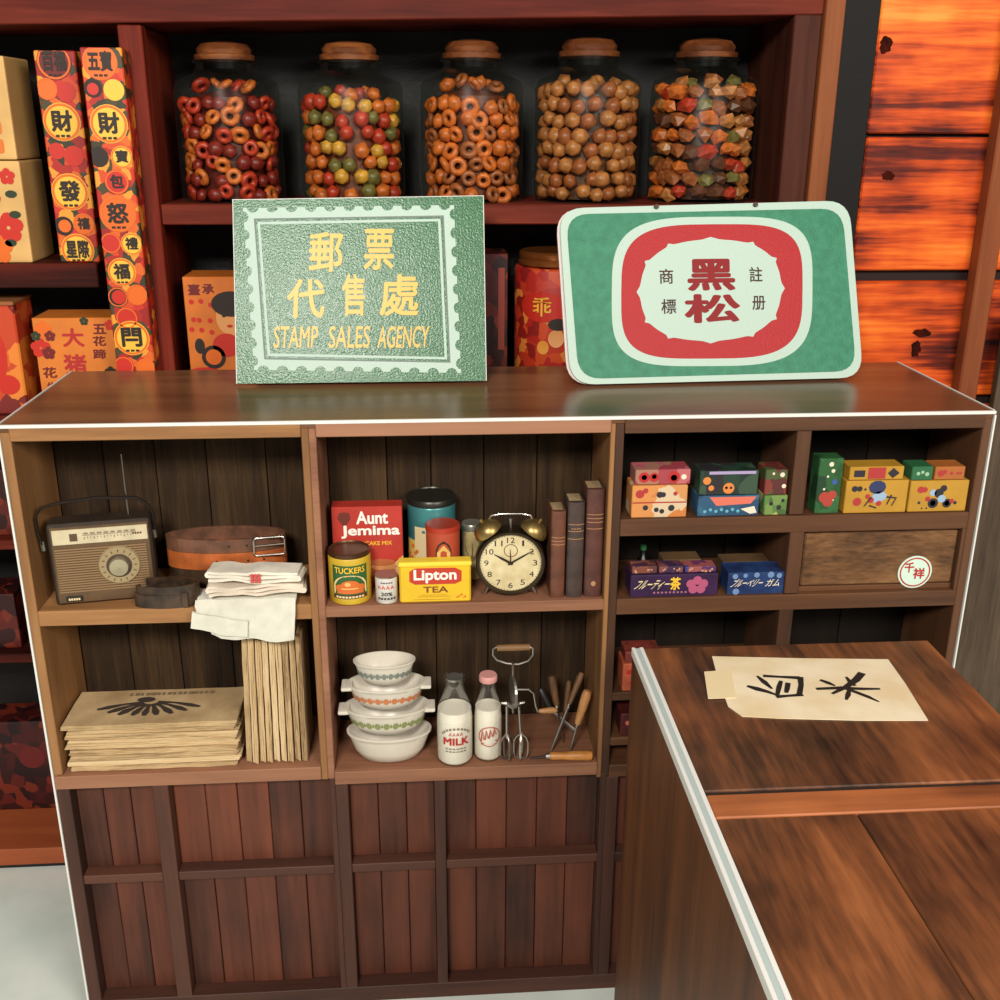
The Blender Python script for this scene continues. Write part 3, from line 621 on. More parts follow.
# ---- towels
LINEN = mat('off-white linen', (232, 224, 206), .85, var=.1, vscale=25, bump=.35, bscale=500); LINEN2 = mat('grey-white linen', (218, 216, 200), .85, var=.08, vscale=30, bump=.35, bscale=500)
LINEN3 = mat('pinkish linen', (226, 210, 190), .85, var=.12, vscale=25, bump=.35, bscale=500)
def cloth_strip(path, y0, y1, thick, ny=10, wob=.0015, sd=0.0, hang=None):
    """folded sheet: profile path in XZ swept through Y, with soft wrinkles"""
    bm = bmesh.new(); rows = []; P = [Vector((p[0], 0, p[1])) for p in path]; n = len(P)
    def nrm(i): t = (P[min(i + 1, n - 1)] - P[max(i - 1, 0)]).normalized(); return Vector((-t.z, 0, t.x))
    for side in (0.5, -0.5):
        rs = []
        for j in range(ny + 1):
            y = y0 + (y1 - y0) * j / ny; r_ = []
            for i in range(n):
                q_ = P[i] + nrm(i) * thick * side; k = noise.noise((q_.x * 30 + sd, y * 30, q_.z * 20 + sd)); k2 = noise.noise((q_.x * 22, y * 25 + sd, 5 + q_.z * 30))
                r_.append(bm.verts.new((q_.x + k2 * wob * 1.5, y + k * wob * 1.6, q_.z + k * wob)))
            rs.append(r_)
        rows.append(rs)
    for s_ in (0, 1):
        for j in range(ny):
            for i in range(n - 1): bm.faces.new((rows[s_][j][i], rows[s_][j][i + 1], rows[s_][j + 1][i + 1], rows[s_][j + 1][i]))
    for j in range(ny):
        for i in (0, n - 1): bm.faces.new((rows[0][j][i], rows[0][j + 1][i], rows[1][j + 1][i], rows[1][j][i]))
    for i in range(n - 1):
        for j in (0, ny): bm.faces.new((rows[0][j][i], rows[0][j][i + 1], rows[1][j][i + 1], rows[1][j][i]))
    bmesh.ops.recalc_face_normals(bm, faces=bm.faces); return bm
def zigzag(w_, hgt, layers, seg=14, slope=0.0):
    out = []; gap = hgt / (layers - 1 + .001)
    for k in range(layers):
        xs = [i / seg for i in range(seg + 1)]; xs = xs if k % 2 == 0 else xs[::-1]
        for x in xs: out.append(((x - .5) * w_, k * gap + slope * x * 0 + .0015 * math.sin(x * 9 + k)))
        if k < layers - 1:
            sgn = 1 if k % 2 == 0 else -1; xe = (.5 if k % 2 == 0 else -.5) * w_
            for a in (-50, 0, 50): out.append((xe + sgn * gap * .5 * math.cos(math.radians(a)), k * gap + gap * .5 + gap * .5 * math.sin(math.radians(a))))
    return out
# bottom towel hangs over the shelf edge
def hang_towel():
    bm = bmesh.new(); XL, XR = bx(207, -.006, z1L), bx(296, -.006, z1L); prof = []
    for i in range(6): prof.append((.056 - .0105 * i, .0042 + .010 * (1 - abs(i - 2.5) / 3)))
    prof += [(-.004, .011), (-.0088, .004), (-.0105, -.008), (-.012, -.02), (-.0125, -.032), (-.013, -.044), (-.0135, -.054)]
    nx = 26; rows = []
    for s_ in (0, 1):
        rs = []
        for j, (y, z) in enumerate(prof):
            r_ = []
            for i in range(nx + 1):
                u = i / nx; x = XL + (XR - XL) * u; hang = max(0, -z) / .054
                low = .004 * math.sin(u * 6) - .010 * (1 - u) * 0 + .012 * (u < .12) * (1 - u / .12)
                x2 = x - .018 * (1 - u) * (1 - hang) * (z > -.02) + .010 * hang * (.5 - u)
                yy_ = y - .004 * math.sin(u * 11 + j * .4) * hang - (.0042 * s_ if z < .006 else 0) + (0 if z < .006 else 0)
                r_.append(bm.verts.new((x2, yy_ - (.004 if s_ == 0 else 0) * 0, z1L + (z + (low * hang if z < 0 else 0)) + (.0045 if (s_ == 1 and z >= .004) else 0) + .001 * math.sin(u * 17 + j))))
            rs.append(r_)
        rows.append(rs)
    for s_ in (0, 1):
        for j in range(len(prof) - 1):
            for i in range(nx): bm.faces.new((rows[s_][j][i], rows[s_][j][i + 1], rows[s_][j + 1][i + 1], rows[s_][j + 1][i]))
    K = len(prof)
    for j in range(K - 1):
        for i in (0, nx): bm.faces.new((rows[0][j][i], rows[0][j + 1][i], rows[1][j + 1][i], rows[1][j][i]))
    for i in range(nx):
        for j in (0, K - 1): bm.faces.new((rows[0][j][i], rows[0][j][i + 1], rows[1][j][i + 1], rows[1][j][i]))
    bmesh.ops.recalc_face_normals(bm, faces=bm.faces); return bm
ht = obj('linen_towel', hang_towel(), LINEN2, None, smooth=True); tag(ht, 'grey-white linen towel hanging over the shelf edge, lowest of three', 'towel', 'folded linen towels')
fl = obj('hanging_fold', cloth_strip([(bx(192, -.012, z1L) + (bx(292, -.012, z1L) - bx(192, -.012, z1L)) * i / 16 * .55, z1L - .012 - .018 * (i / 16) ** 2 - .006 * math.sin(i / 5)) for i in range(17)], -.0235, -.0185, .03, 5, .0028, 3.0), LINEN2, ht, smooth=True)
XT0, XT1 = bx(213, .03, z1L), bx(305, .03, z1L)
def towel(label, x0, x1, z, hgt, layers, y0, y1, m, sd, rot):
    t = obj('linen_towel', cloth_strip(zigzag(x1 - x0, hgt, layers), y0, y1, .0048, 10, .0026, sd), m, None, M=T((x0 + x1) / 2, .03, z1L + z) @ RZ(rot), smooth=True)
    return tag(t, label, 'towel', 'folded linen towels')
towel('folded pinkish linen towel in the middle of the towel pile', XT0, XT1, .0245, .012, 3, -.034, .014, LINEN3, 1.7, .05)
tp = towel('folded linen towel with red woven mark on top of the towel pile', XT0 + .004, XT1 - .002, .046, .013, 3, -.032, .012, LINEN, 9.3, -.06)
for i in range(3): print2d('red_stripe', band(-.004 + i * .006, -.001, .0005 + i * .006, .0155, 3), lambda u, v, e=0: (u, -.0375, v), mat('red woven stripe', (196, 74, 70), .85), tp)

# ---- newspapers lying in a stack
NEWS = mat('aged newsprint', (196, 168, 124), .85, col2=(160, 132, 92), vscale=14, bump=.3, bscale=300)
NEWSE = wood('newsprint edge lying', [(120, 92, 60), (196, 166, 122), (220, 194, 150)], 'X', scale=60, stretch=22, rough=.9, bump=.5, fine=.35)
NEWSV = wood('newsprint edge standing', [(112, 86, 56), (190, 160, 116), (214, 188, 146)], 'Z', scale=60, stretch=22, rough=.9, bump=.5, fine=.35)
XN0, XN1 = bx(68, .012, z2L), bx(240, .012, z2L); nh = at(150, 722, .012).z - z2L; nd = .118; NN = 9; th = nh / NN
def paper_block(w_, d_, t_, sd):
    """one folded newspaper: three leaves with soft uneven edges and a rounded fold at the front"""
    bms = []
    for k in range(3):
        bm = bmesh.new(); nx, ny = 16, 3; g = {}
        for i in range(nx + 1):
            for j in range(ny + 1):
                for s_ in (0, 1):
                    x = (i / nx - .5) * w_ + random.uniform(-.001, .001) + (k - 1) * .0015; y = d_ * j / ny + noise.noise((i * .5, k + sd, j)) * .0022
                    z = (k + s_) * t_ / 3 * .96 + noise.noise((i * .35, sd, k * 3.0)) * t_ * .10 + (0 if 0 < j else 0)
                    g[i, j, s_] = bm.verts.new((x, y, z))
        for i in range(nx):
            for j in range(ny):
                bm.faces.new((g[i, j, 1], g[i + 1, j, 1], g[i + 1, j + 1, 1], g[i, j + 1, 1])); bm.faces.new((g[i, j, 0], g[i, j + 1, 0], g[i + 1, j + 1, 0], g[i + 1, j, 0]))
        for i in range(nx):
            bm.faces.new((g[i, 0, 0], g[i + 1, 0, 0], g[i + 1, 0, 1], g[i, 0, 1])); bm.faces.new((g[i, ny, 0], g[i, ny, 1], g[i + 1, ny, 1], g[i + 1, ny, 0]))
        for j in range(ny):
            bm.faces.new((g[0, j, 0], g[0, j, 1], g[0, j + 1, 1], g[0, j + 1, 0])); bm.faces.new((g[nx, j, 0], g[nx, j + 1, 0], g[nx, j + 1, 1], g[nx, j, 1]))
        bms.append(bm)
    return join(*bms)
ords = ['lowest', 'second', 'third', 'fourth', 'fifth', 'sixth', 'seventh', 'eighth']
for k in range(NN):
    w_ = (XN1 - XN0) * random.uniform(.95, 1.0); M = T((XN0 + XN1) / 2 + random.uniform(.001, .003), .010 + random.uniform(0, .005), z2L + .001 + k * th) @ RZ(random.uniform(-.02, .02))
    if k == NN - 1: M = T((XN0 + XN1) / 2 + .0005, .008, z2L + .001 + k * th); w_ = XN1 - XN0
    o = obj('newspaper', paper_block(w_, nd, th * .9, k * 1.3), NEWSE if k < NN - 1 else NEWS, None, M=M)
    tag(o, 'topmost yellowed newspaper of the flat stack, with a dark spiky picture' if k == NN - 1 else f'yellowed folded newspaper in the flat stack, {ords[k]} from the bottom', 'newspaper', 'stacked newspapers')
    if k == NN - 1:
        mp = topface(th * .9, .0016); c0 = (-.012, nd * .62); sp_ = []
        for a, L_, w2 in ((196, .092, .012), (210, .078, .013), (226, .068, .014), (247, .058, .013), (268, .056, .012), (290, .058, .013), (312, .068, .013), (330, .080, .012), (344, .094, .011)):
            c, s_ = math.cos(math.radians(a)), math.sin(math.radians(a)) * .85; x0_, y0_ = c0[0] + c * .014, c0[1] + s_ * .012
            sp_.append(stroke([(x0_, y0_), (c0[0] + c * L_ * .5, c0[1] + s_ * L_ * .55 + .004), (c0[0] + c * L_ * .8, c0[1] + s_ * L_ * .8), (c0[0] + c * L_, c0[1] + s_ * L_ - .002)], [w2 * .6, w2 * .5, w2, w2 * .5]))
        sp_.append(fill2d([disc(c0[0] - .010, c0[1] + .006, .016, 16, .009)]))
        print2d('printed_picture', merge2d(sp_), mp, mat('faded picture ink', (58, 46, 38), .8), o)
        hl = []
        for i in range(16): hl.append(band(-.055 + i * .0095, nd * .80, -.055 + i * .0095 + random.uniform(.004, .008), nd * .88, 1))
        print2d('headline', merge2d(hl), mp, mat('faded headline ink', (126, 104, 78), .8), o)
# ---- newspapers standing upright
xs_ = [bx(x, .012, z2L) for x in (249, 256, 263, 270, 277, 284, 291, 298, 305)]
hs_ = [641, 640, 642, 639, 644, 638, 641, 636, 639]
for k in range(9):
    x0_ = xs_[k]; t_ = (bx(312, .012, z2L) - xs_[0]) / 9 * .8; y_ = .012 + random.uniform(0, .008); h_ = at(250 + k * 7, hs_[k], y_).z - z2L
    bm = paper_block(h_, .105, t_, 20 + k * 1.7)
    xf(bm, T(t_ / 2, 0, h_ / 2 + .0035) @ RY(-math.pi / 2)); 
    o = obj('newspaper', bm, NEWSV if k else NEWS, None, M=T(x0_, y_, z2L) @ RY(.035 * (1 - k / 9)))
    wh = ['leftmost', 'second from left', 'third from left', 'fourth from left', 'middle', 'fourth from right', 'third from right', 'second from right', 'rightmost'][k]
    tag(o, f'folded newspaper standing upright by the divider, {wh} of the row', 'newspaper', 'upright newspapers')

# ================================================================== MIDDLE BAY, UPPER SHELF
# red pancake carton
RED = mat('carton red', (184, 52, 40), .5, var=.08, vscale=20)
t, w_, h = pack('pancake_box', 'red pancake mix carton with white lettering behind the yellow cans', 'box', 335, 404, 507, .078, z1M, .034, RED)
Mp = t.matrix_basis.copy()
lt(Mp, 'Aunt', 356, 511, 388, 524, WHITE, t, .03); lt(Mp, 'Jemima', 341, 525, 400, 538, WHITE, t, .03)
lt(Mp, 'PANCAKE MIX', 354, 541, 392, 545, YELI, t, .01)
dp(t, w_, h, 'tan_corner', [[(1, .39), (1, .06), (.72, .06), (.80, .24)]], mat('pancake tan', (222, 176, 112), .6))
dp(t, w_, h, 'heart_patch', [[(.08, .86), (.11, .93), (.18, .94), (.25, .93), (.27, .86), (.18, .75)]], mat('heart brown', (104, 40, 28), .6))
for i in range(5):
    dp(t, w_, h, 'pancake', [disc(.70 + (i % 2) * .02, .10 + i * .052, .19, 20, .045)], mat('pancake %d' % (i % 2), ((178, 96, 50), (206, 140, 84))[i % 2], .6), .0005 + i * .0002)
# tall blue tin
BLUE = mat('tin blue', (40, 104, 112), .3, .3, col2=(70, 136, 138), vscale=9); DKM = mat('dark tin lid', (58, 58, 52), .35, .7)
t, R_, h = can('tea_tin', 'tall blue and yellow tin with dark metal lid behind the red tin', 'tin', 409, 456, 487, .131, z1M, BLUE, lidh=.012)
obj('lid', lathe([(R_ * .9, h), (R_ * 1.03, h), (R_ * 1.03, h + .008), (R_ * .98, h + .011), (R_ * .9, h + .012), (R_ * .88, h + .010), (0, h + .010)], 36), DKM, t, smooth=True)
print2d('yellow_scene', merge2d([band(-R_ * 1.25, h * .1, R_ * .9, h * .55, 16)]), around(R_, .0006), mat('tin yellow', (220, 180, 70), .45, col2=(196, 190, 120), vscale=40), t)
print2d('cream_panel', merge2d([band(-R_ * .75, h * .30, R_ * .55, h * .74, 12)]), around(R_, .0012), CREAM, t)
print2d('panel_title', merge2d([band(-R_ * .4 + i * R_ * .16, h * .665, -R_ * .28 + i * R_ * .16, h * .70, 1) for i in range(5)]), around(R_, .0018), mat('tin blue ink', (70, 120, 130), .5), t)
print2d('tin_flowers', merge2d([fill2d([disc(random.uniform(-1.2, -.6) * R_, random.uniform(.12, .5) * h, .0035, 8)]) for i in range(14)]), around(R_, .0018), mat('tin orange', (214, 108, 40), .5), t)
# red tin
ORED = mat('tin orange red', (184, 76, 48), .4, var=.1, vscale=14)
t, R_, h = can('spice_tin', 'small orange-red round tin with cream label behind the tea tin', 'tin', 427, 460, 518, .058, z1M, ORED)
obj('lid', lathe([(R_ * .95, h - .004), (R_ * 1.04, h - .004), (R_ * 1.04, h + .003), (R_ * .97, h + .005), (0, h + .004)], 32), mat('red tin lid', (176, 58, 36), .35, .2), t, smooth=True)
print2d('label_panel', fill2d([[(-.012 + .0, h * .35), (.014, h * .35), (.014, h * .72), (.010, h * .80), (.001, h * .86), (-.008, h * .80), (-.012, h * .72)]]), around(R_, .001), INK, t)
print2d('label_arch', fill2d([[(-.010, h * .44), (.012, h * .44), (.012, h * .68), (.001, h * .80), (-.010, h * .68)]]), around(R_, .0016), mat('label tan', (208, 170, 96), .6), t)
print2d('label_text', merge2d([band(-.008 + i * .0045, h * .47, -.0048 + i * .0045, h * .56, 1) for i in range(4)]), around(R_, .0022), INK, t)
# small pale jar
t, R_, h = can('spice_jar', 'small pale spice jar with silver lid between red tin and clock', 'jar', 462, 482, 519, .112, z1M, lidh=.012, m= mat('jar cream glaze', (196, 176, 118), .4, var=.2, vscale=40))
obj('lid', lathe([(R_ * .9, h), (R_ * 1.04, h), (R_ * 1.04, h + .009), (R_ * .95, h + .012), (0, h + .012)], 28), mat('grey lid', (150, 148, 136), .35, .6), t, smooth=True)
print2d('jar_pattern', merge2d([stroke([(-.004, h * .45), (-.010, h * .62), (-.012, h * .72)], [.002, .002, .001]), stroke([(0, h * .45), (.001, h * .65), (0, h * .78)], [.002, .002, .001]), stroke([(.004, h * .45), (.009, h * .62), (.012, h * .7)], [.002, .002, .001]), fill2d([disc(0, h * .45, .006, 10)])]), around(R_, .001), mat('jar brown', (104, 84, 50), .6), t)
# yellow can
YCAN = mat('can yellow', (214, 178, 50), .4, var=.12, vscale=20); GRN = mat('label green', (46, 92, 46), .5)
t, R_, h = can('food_can', 'yellow food can with green label and orange picture, leftmost on the shelf', 'can', 330, 372, 541, .038, z1M, YCAN, lidh=.007)
obj('lid', lathe([(R_ * .96, h - .001), (R_ * 1.0, h), (R_ * 1.0, h + .006), (R_ * .93, h + .008), (R_ * .9, h + .005), (0, h + .005)], 36), mat('brown tin lid', (92, 62, 40), .35, .6), t, smooth=True)
print2d('label', band(-R_ * .88, h * .14, R_ * .88, h * .86, 16), around(R_, .0006), GRN, t)
print2d('label_arch', fill2d([[(-R_ * .8, h * .24), (R_ * .8, h * .24)] + [(R_ * .8 * math.cos(a), h * .42 + h * .24 * math.sin(a)) for a in [math.pi * i / 14 for i in range(15)]]]), around(R_, .0012), mat('label peach', (228, 196, 136), .6), t)
print2d('picture_dish', merge2d([band(-R_ * .62, h * .26, R_ * .62, h * .34, 8), fill2d([disc(0, h * .42, R_ * .46, 18, h * .13)]), fill2d([disc(-R_ * .5, h * .38, R_ * .2, 12, h * .08)]), fill2d([disc(R_ * .5, h * .38, R_ * .2, 12, h * .08)])]), around(R_, .0018), mat('dish orange', (206, 104, 40), .6), t)
print2d('picture_light', merge2d([fill2d([disc(-.004, h * .47, R_ * .14, 10, h * .045)]), band(-R_ * .4, h * .36, R_ * .35, h * .385, 6)]), around(R_, .0023), mat('dish pale', (236, 178, 104), .6), t)
lettering('TUCKERS', (-R_ * .72, h * .70, R_ * .72, h * .83), around(R_, .0016), YELI, t, .02)
print2d('label_band', band(-R_ * .84, h * .145, R_ * .84, h * .225, 12), around(R_, .0012), BROWNI, t)
print2d('band_text', merge2d([band(-R_ * .68 + i * R_ * .15, h * .165, -R_ * .57 + i * R_ * .15, h * .205, 1) for i in range(9)]), around(R_, .0018), CREAM, t)
# small white can
t, R_, h = can('small_can', 'small white can with red and black lettering beside the tea tin', 'can', 376, 398, 570, .022, z1M, lidh=.002, m= mat('can white', (206, 202, 194), .4))
obj('lid', lathe([(R_ * .95, h - .001), (R_ * 1.02, h), (R_ * 1.02, h + .002), (R_ * .92, h + .002), (0, h)], 28), STEEL, t, smooth=True)
print2d('red_script', merge2d([stroke([(-R_ * .8 + i * R_ * .4, h * .60), (-R_ * .7 + i * R_ * .4, h * .72), (-R_ * .55 + i * R_ * .4, h * .60)], [.002, .003, .002]) for i in range(4)]), around(R_, .001), mat('script red', (206, 92, 70), .6), t)
lettering('20%', (-R_ * .5, h * .33, R_ * .5, h * .47), around(R_, .0012), INK, t, .02)
print2d('small_text', merge2d([band(-R_ * .8 + i * R_ * .28, h * .17, -R_ * .6 + i * R_ * .28, h * .26, 1) for i in range(6)] + [band(-R_ * .5 + i * R_ * .22, h * .82, -R_ * .35 + i * R_ * .22, h * .87, 1) for i in range(5)]), around(R_, .001), mat('can grey ink', (70, 62, 60), .6), t)
# Lipton tea tin
YEL = mat('tea tin yellow', (226, 184, 30), .36, var=.05, vscale=20)
t, w_, h = pack('tea_box', 'bright yellow tea tin with red name panel at the shelf front', 'tin', 400, 471, 567, .004, z1M, .022, YEL, part='body', bev=.003)
ld = box('lid', -w_ / 2 - .0015, w_ / 2 + .0015, -.0015, .0235, h, h + .009, mat('tea lid yellow', (240, 206, 60), .35), t, .0035, 2)
dp(t, w_, h, 'name_panel', [[(.14, .60), (.14, .88), (.22, .97), (.78, .97), (.87, .88), (.87, .60), (.78, .52), (.22, .52)]], mat('tea red', (184, 54, 32), .45))
dl(t, w_, h, 'Lipton', (.20, .555, .80, .935), WHITE, .03, eps=.001); dl(t, w_, h, 'TEA', (.33, .29, .68, .46), mat('tea brown', (120, 56, 20), .5), .02)
dp(t, w_, h, 'fine_print', [rect(.25, .17, .72, .185)], mat('tea ochre', (176, 124, 24), .5)); dp(t, w_, h, 'fine_print', [rect(.2, .09, .72, .105)], mat('tea ochre', (176, 124, 24), .5)); dp(t, w_, h, 'fine_print', [rect(.30, .215, .66, .23)], mat('tea ochre', (176, 124, 24), .5))
for i in range(3): dp(t, w_, h, 'leaf_print', [[(.78 + i * .05, .12 + (i % 2) * .06), (.82 + i * .05, .20 + (i % 2) * .06), (.85 + i * .045, .14 + (i % 2) * .05)]], mat('tea orange', (204, 110, 26), .5))
# ---- alarm clock
CY = .040
X = bx(511, CY - .02, z1M); zc_ = at(511, 566, CY - .022).z - z1M; RC = (at(546, 566, CY - .02).x - at(476.5, 566, CY - .02).x) / 2; zc_ = max(zc_, RC + .002)
ck = thing('alarm_clock', 'round twin-bell alarm clock with cream face beside the books', 'clock', T(X, CY, z1M + .0004) @ RZ(-.04))
DKB2 = mat('dark bronze case', (62, 50, 36), .32, .75)
def cf(prof, n=40): return xf(lathe(prof, n), T(0, 0, zc_) @ RX(math.pi / 2))   # axis towards -Y
obj('case', cf([(0, -.030), (RC * .8, -.030), (RC * .95, -.02), (RC, -.005), (RC, .016), (RC * .97, .0215), (RC * .90, .0215), (RC * .87, .015)]), DKB2, ck, smooth=True)
fc = obj('face', cf([(RC * .885, .0155), (0, .0155)]), mat('aged cream face', (216, 202, 160), .5, col2=(196, 178, 132), vscale=40), ck)
mpf = lambda u, v, e=0: (u, -.0162 - e, zc_ + v)
for i in range(12):
    a = math.pi / 2 - i * math.pi / 6; r_ = RC * .70; sz = RC * .085; cxn, czn = r_ * math.cos(a), r_ * math.sin(a)
    s_ = str(12 if i == 0 else i); ww = sz * (.75 if len(s_) == 1 else 1.3) * (.45 if s_ == '1' else 1)
    lettering(s_, (cxn - ww, czn - sz, cxn + ww, czn + sz), mpf, INK, fc, .0, name='numeral')
print2d('minute_track', merge2d([stroke([(RC * .82 * math.cos(k * math.pi / 30), RC * .82 * math.sin(k * math.pi / 30)), (RC * .85 * math.cos(k * math.pi / 30), RC * .85 * math.sin(k * math.pi / 30))], [.0006, .0006]) for k in range(60)]), mpf, INK, fc)
patch('alarm_dial', [disc(0, RC * .38, RC * .2, 20), disc(0, RC * .38, RC * .18, 20)], mpf, BROWNI, fc)
def hand(name, ang, L_, w0):
    c, s_ = math.cos(ang), math.sin(ang); V, F = stroke([(-c * L_ * .12, -s_ * L_ * .12), (c * L_ * .55, s_ * L_ * .55), (c * L_, s_ * L_)], [w0, w0 * .9, .0006])
    n = len(V); obj(name, ([(a, -.0175, zc_ + b) for a, b in V] + [(a, -.0168, zc_ + b) for a, b in V], F + [[i + n for i in f[::-1]] for f in F] + [[0, 1, 1 + n, n]]), mat('clock hand', (52, 40, 30), .4, .5), ck)
hand('hour_hand', math.radians(150), RC * .56, .0042); hand('minute_hand', math.radians(31), RC * .74, .0032); hand('alarm_hand', math.radians(92), RC * .42, .0018)
obj('hand_hub', cf([(0, .0185), (.003, .0185), (.003, .016)], 12), DKB2, ck)
for sgn in (-1, 1):
    tl_ = math.radians(33) * sgn; Mb = T(sgn * RC * .62, -.002, zc_ + RC * .86) @ RY(tl_)
    dome = [(RC * .42, 0), (RC * .42, .004), (RC * .38, .012), (RC * .26, .019), (RC * .1, .0225), (0, .023)]
    b_ = obj('bell', xf(lathe([(0, .002), (RC * .38, .002)] + dome, 28), Mb), BRASS, ck, smooth=True)
    obj('bell_nut', xf(lathe([(0, .022), (.003, .022), (.003, .028), (0, .029)], 10), Mb), BRASS, b_)
    obj('bell_post', xf(lathe([(0, -.02), (.003, -.02), (.003, .004), (0, .004)], 8), Mb), STEEL, ck)
    obj('foot', tube([(sgn * RC * .62, -.008, zc_ - RC * .74), (sgn * RC * .76, -.012, .0022)], [.003, .0022], 8), CHROME, ck)
hz_ = at(511, 514, CY).z - z1M
obj('handle', tube([(-RC * .68, 0, zc_ + RC * 1.12), (-RC * .66, 0, hz_ - .014), (-RC * .56, 0, hz_ - .003), (-RC * .3, 0, hz_), (RC * .3, 0, hz_), (RC * .56, 0, hz_ - .003), (RC * .66, 0, hz_ - .014), (RC * .68, 0, zc_ + RC * 1.12)], .0018, 8), CHROME, ck, smooth=True)
obj('hammer', tube([(0, -.002, zc_ + RC * .95), (0, -.002, zc_ + RC * 1.28)], [.0014, .003], 8), STEEL, ck)
# ---- books
for k, (x0_, x1_, yt, c, lab) in enumerate(((550, 565, 512, (112, 66, 46), 'shortest brown leather book next to the clock'), (566, 583, 503, (74, 58, 52), 'middle grey-brown leather book between two brown books'), (584, 602, 490, (92, 52, 42), 'tallest reddish brown leather book at the divider'))):
    lea = mat('book leather %d' % k, c, .5, var=.25, vscale=35, bump=.25, bscale=160)
    Y = .010; a, b = bx(x0_, Y, z1M), bx(x1_, Y, z1M) - .001; h = at((x0_ + x1_) / 2, yt, Y).z - z1M; w_ = b - a; dp_ = .062
    bk = thing('old_book', lab, 'book', T((a + b) / 2, Y, z1M + .0004), 'old leather books')
    n = 10; sp_ = [(w_ / 2 * math.sin(math.pi * (i / n - .5)), .006 - .006 * math.cos(math.pi * (i / n - .5))) for i in range(n + 1)]
    prof = sp_ + [(w_ / 2, dp_), (w_ / 2 - .0022, dp_), (w_ / 2 - .0022, .010), (-w_ / 2 + .0022, .010), (-w_ / 2 + .0022, dp_), (-w_ / 2, dp_)]
    V, F = fill2d([prof]); m_ = len(V)
    obj('cover', ([(v.x, v.y, h) for v in V] + [(v.x, v.y, 0) for v in V], [list(f) for f in F] + [[i + m_ for i in f[::-1]] for f in F] + [[i, (i + 1) % m_, (i + 1) % m_ + m_, i + m_] for i in range(m_)]), lea, bk)
    box('pages', -w_ / 2 + .0024, w_ / 2 - .0024, .0102, dp_ - .004, .003, h - .004, mat('page edges', (176, 150, 108), .9, var=.2, vscale=200), bk)
    mps = lambda u, v, e=0, w=w_: (w / 2 * .99 * math.sin(u), .006 - .0066 * math.cos(u), v)
    lines = {0: (.62, .66, .70), 1: (.62, .70, .77), 2: (.64, .70, .735, .77)}[k]
    for zz in lines: print2d('gilt_line', band(-1.3, h * zz, 1.3, h * zz + .0012, 10), mps, mat('faded gilt', (168, 124, 84), .5), bk)
    if k == 1: print2d('spine_title', merge2d([band(-.6 + i * .32, h * .725, -.38 + i * .32, h * .735, 1) for i in range(4)]), mps, mat('faded gilt', (168, 124, 84), .5), bk)
    if k == 2: print2d('spine_mark', fill2d([disc(0, h * .13, .3, 8, .005)]), mps, mat('faded gilt', (168, 124, 84), .5), bk)

# ================================================================== MIDDLE BAY, LOWER SHELF
# ---- bowls in a stack
MILKG = mat('white milk glass', (214, 206, 190), .3, var=.05, vscale=20)
def bowl(label, xl, xr, ytop, ybot, Y, zbase, pat=None, handles=False, plate_rim=False):
    Xl, Xr = bx(xl, Y, zbase), bx(xr, Y, zbase); R_ = (Xr - Xl) / 2; xm = (xl + xr) / 2; h = at(xm, ytop, Y - R_ * .5).z - at(xm, ybot, Y - R_ * .5).z
    t = thing('mixing_bowl', label, 'bowl', T((Xl + Xr) / 2, Y, zbase + .0006), 'stacked bowls')
    rb = R_ * .68; SY = .56
    pr = [(0, .0), (rb * .85, 0), (rb, .003), (rb + (R_ - rb) * .45, h * .35), (R_ * .93, h * .78), (R_ * .96, h * .90), (R_, h * .93), (R_, h), (R_ * .95, h), (R_ * .90, h * .8), (rb * .95, h * .3), (rb * .8, .008), (0, .007)]
    obj('body', lathe(pr, 44, 1.0, SY), MILKG, t, smooth=True)
    def sv(u, v, e=0):    # on the outer wall
        f = v / h; r_ = rb + (R_ * .93 - rb) * (.0 if f < 0 else (f / .35 * (.45 * (R_ - rb) / (R_ * .93 - rb)) if f < .35 else (.45 * (R_ - rb) / (R_ * .93 - rb)) + (1 - .45 * (R_ - rb) / (R_ * .93 - rb)) * (f - .35) / .43)) + .0012
        return ((r_ + e) * math.sin(u), -(r_ + e) * math.cos(u) * SY, v)
    if pat:
        its = []; col = pat
        for i in range(-6, 7):
            a = i * .24; its.append(fill2d([disc(a, h * .50, .085, 8, h * .15)])); its.append(stroke([(a + .09, h * .50), (a + .12, h * .52), (a + .15, h * .50)], [h * .05, h * .20, h * .05]))
        print2d('pattern_band', merge2d(its), sv, mat('bowl pattern %d%d%d' % col, col, .4), t)
    if handles:
        for sg in (-1, 1): box('handle', sg * R_ - .010, sg * R_ + .010, -.018, .018, h * .80, h * .95, MILKG, t, .003, 2)
    return t, h
BY = .047; zb = z2M
t, h = bowl('large plain white bowl at the bottom of the bowl stack', 348, 432, 737, 764, BY, zb); zb += h + .001
t2, hh = bowl('white bowl with green flower band, second from the bottom of the stack', 345, 430, 711, 735, BY, zb, (132, 140, 84), True); zb += hh + .001
t3, hh = bowl('white bowl with orange flower band, third from the bottom of the stack', 348, 426, 683, 706, BY, zb, (196, 118, 70), True); zb += hh + .001
bowl('small white bowl with grey-blue leaf band on top of the bowl stack', 354, 416, 660, 682, BY, zb, (120, 128, 118))
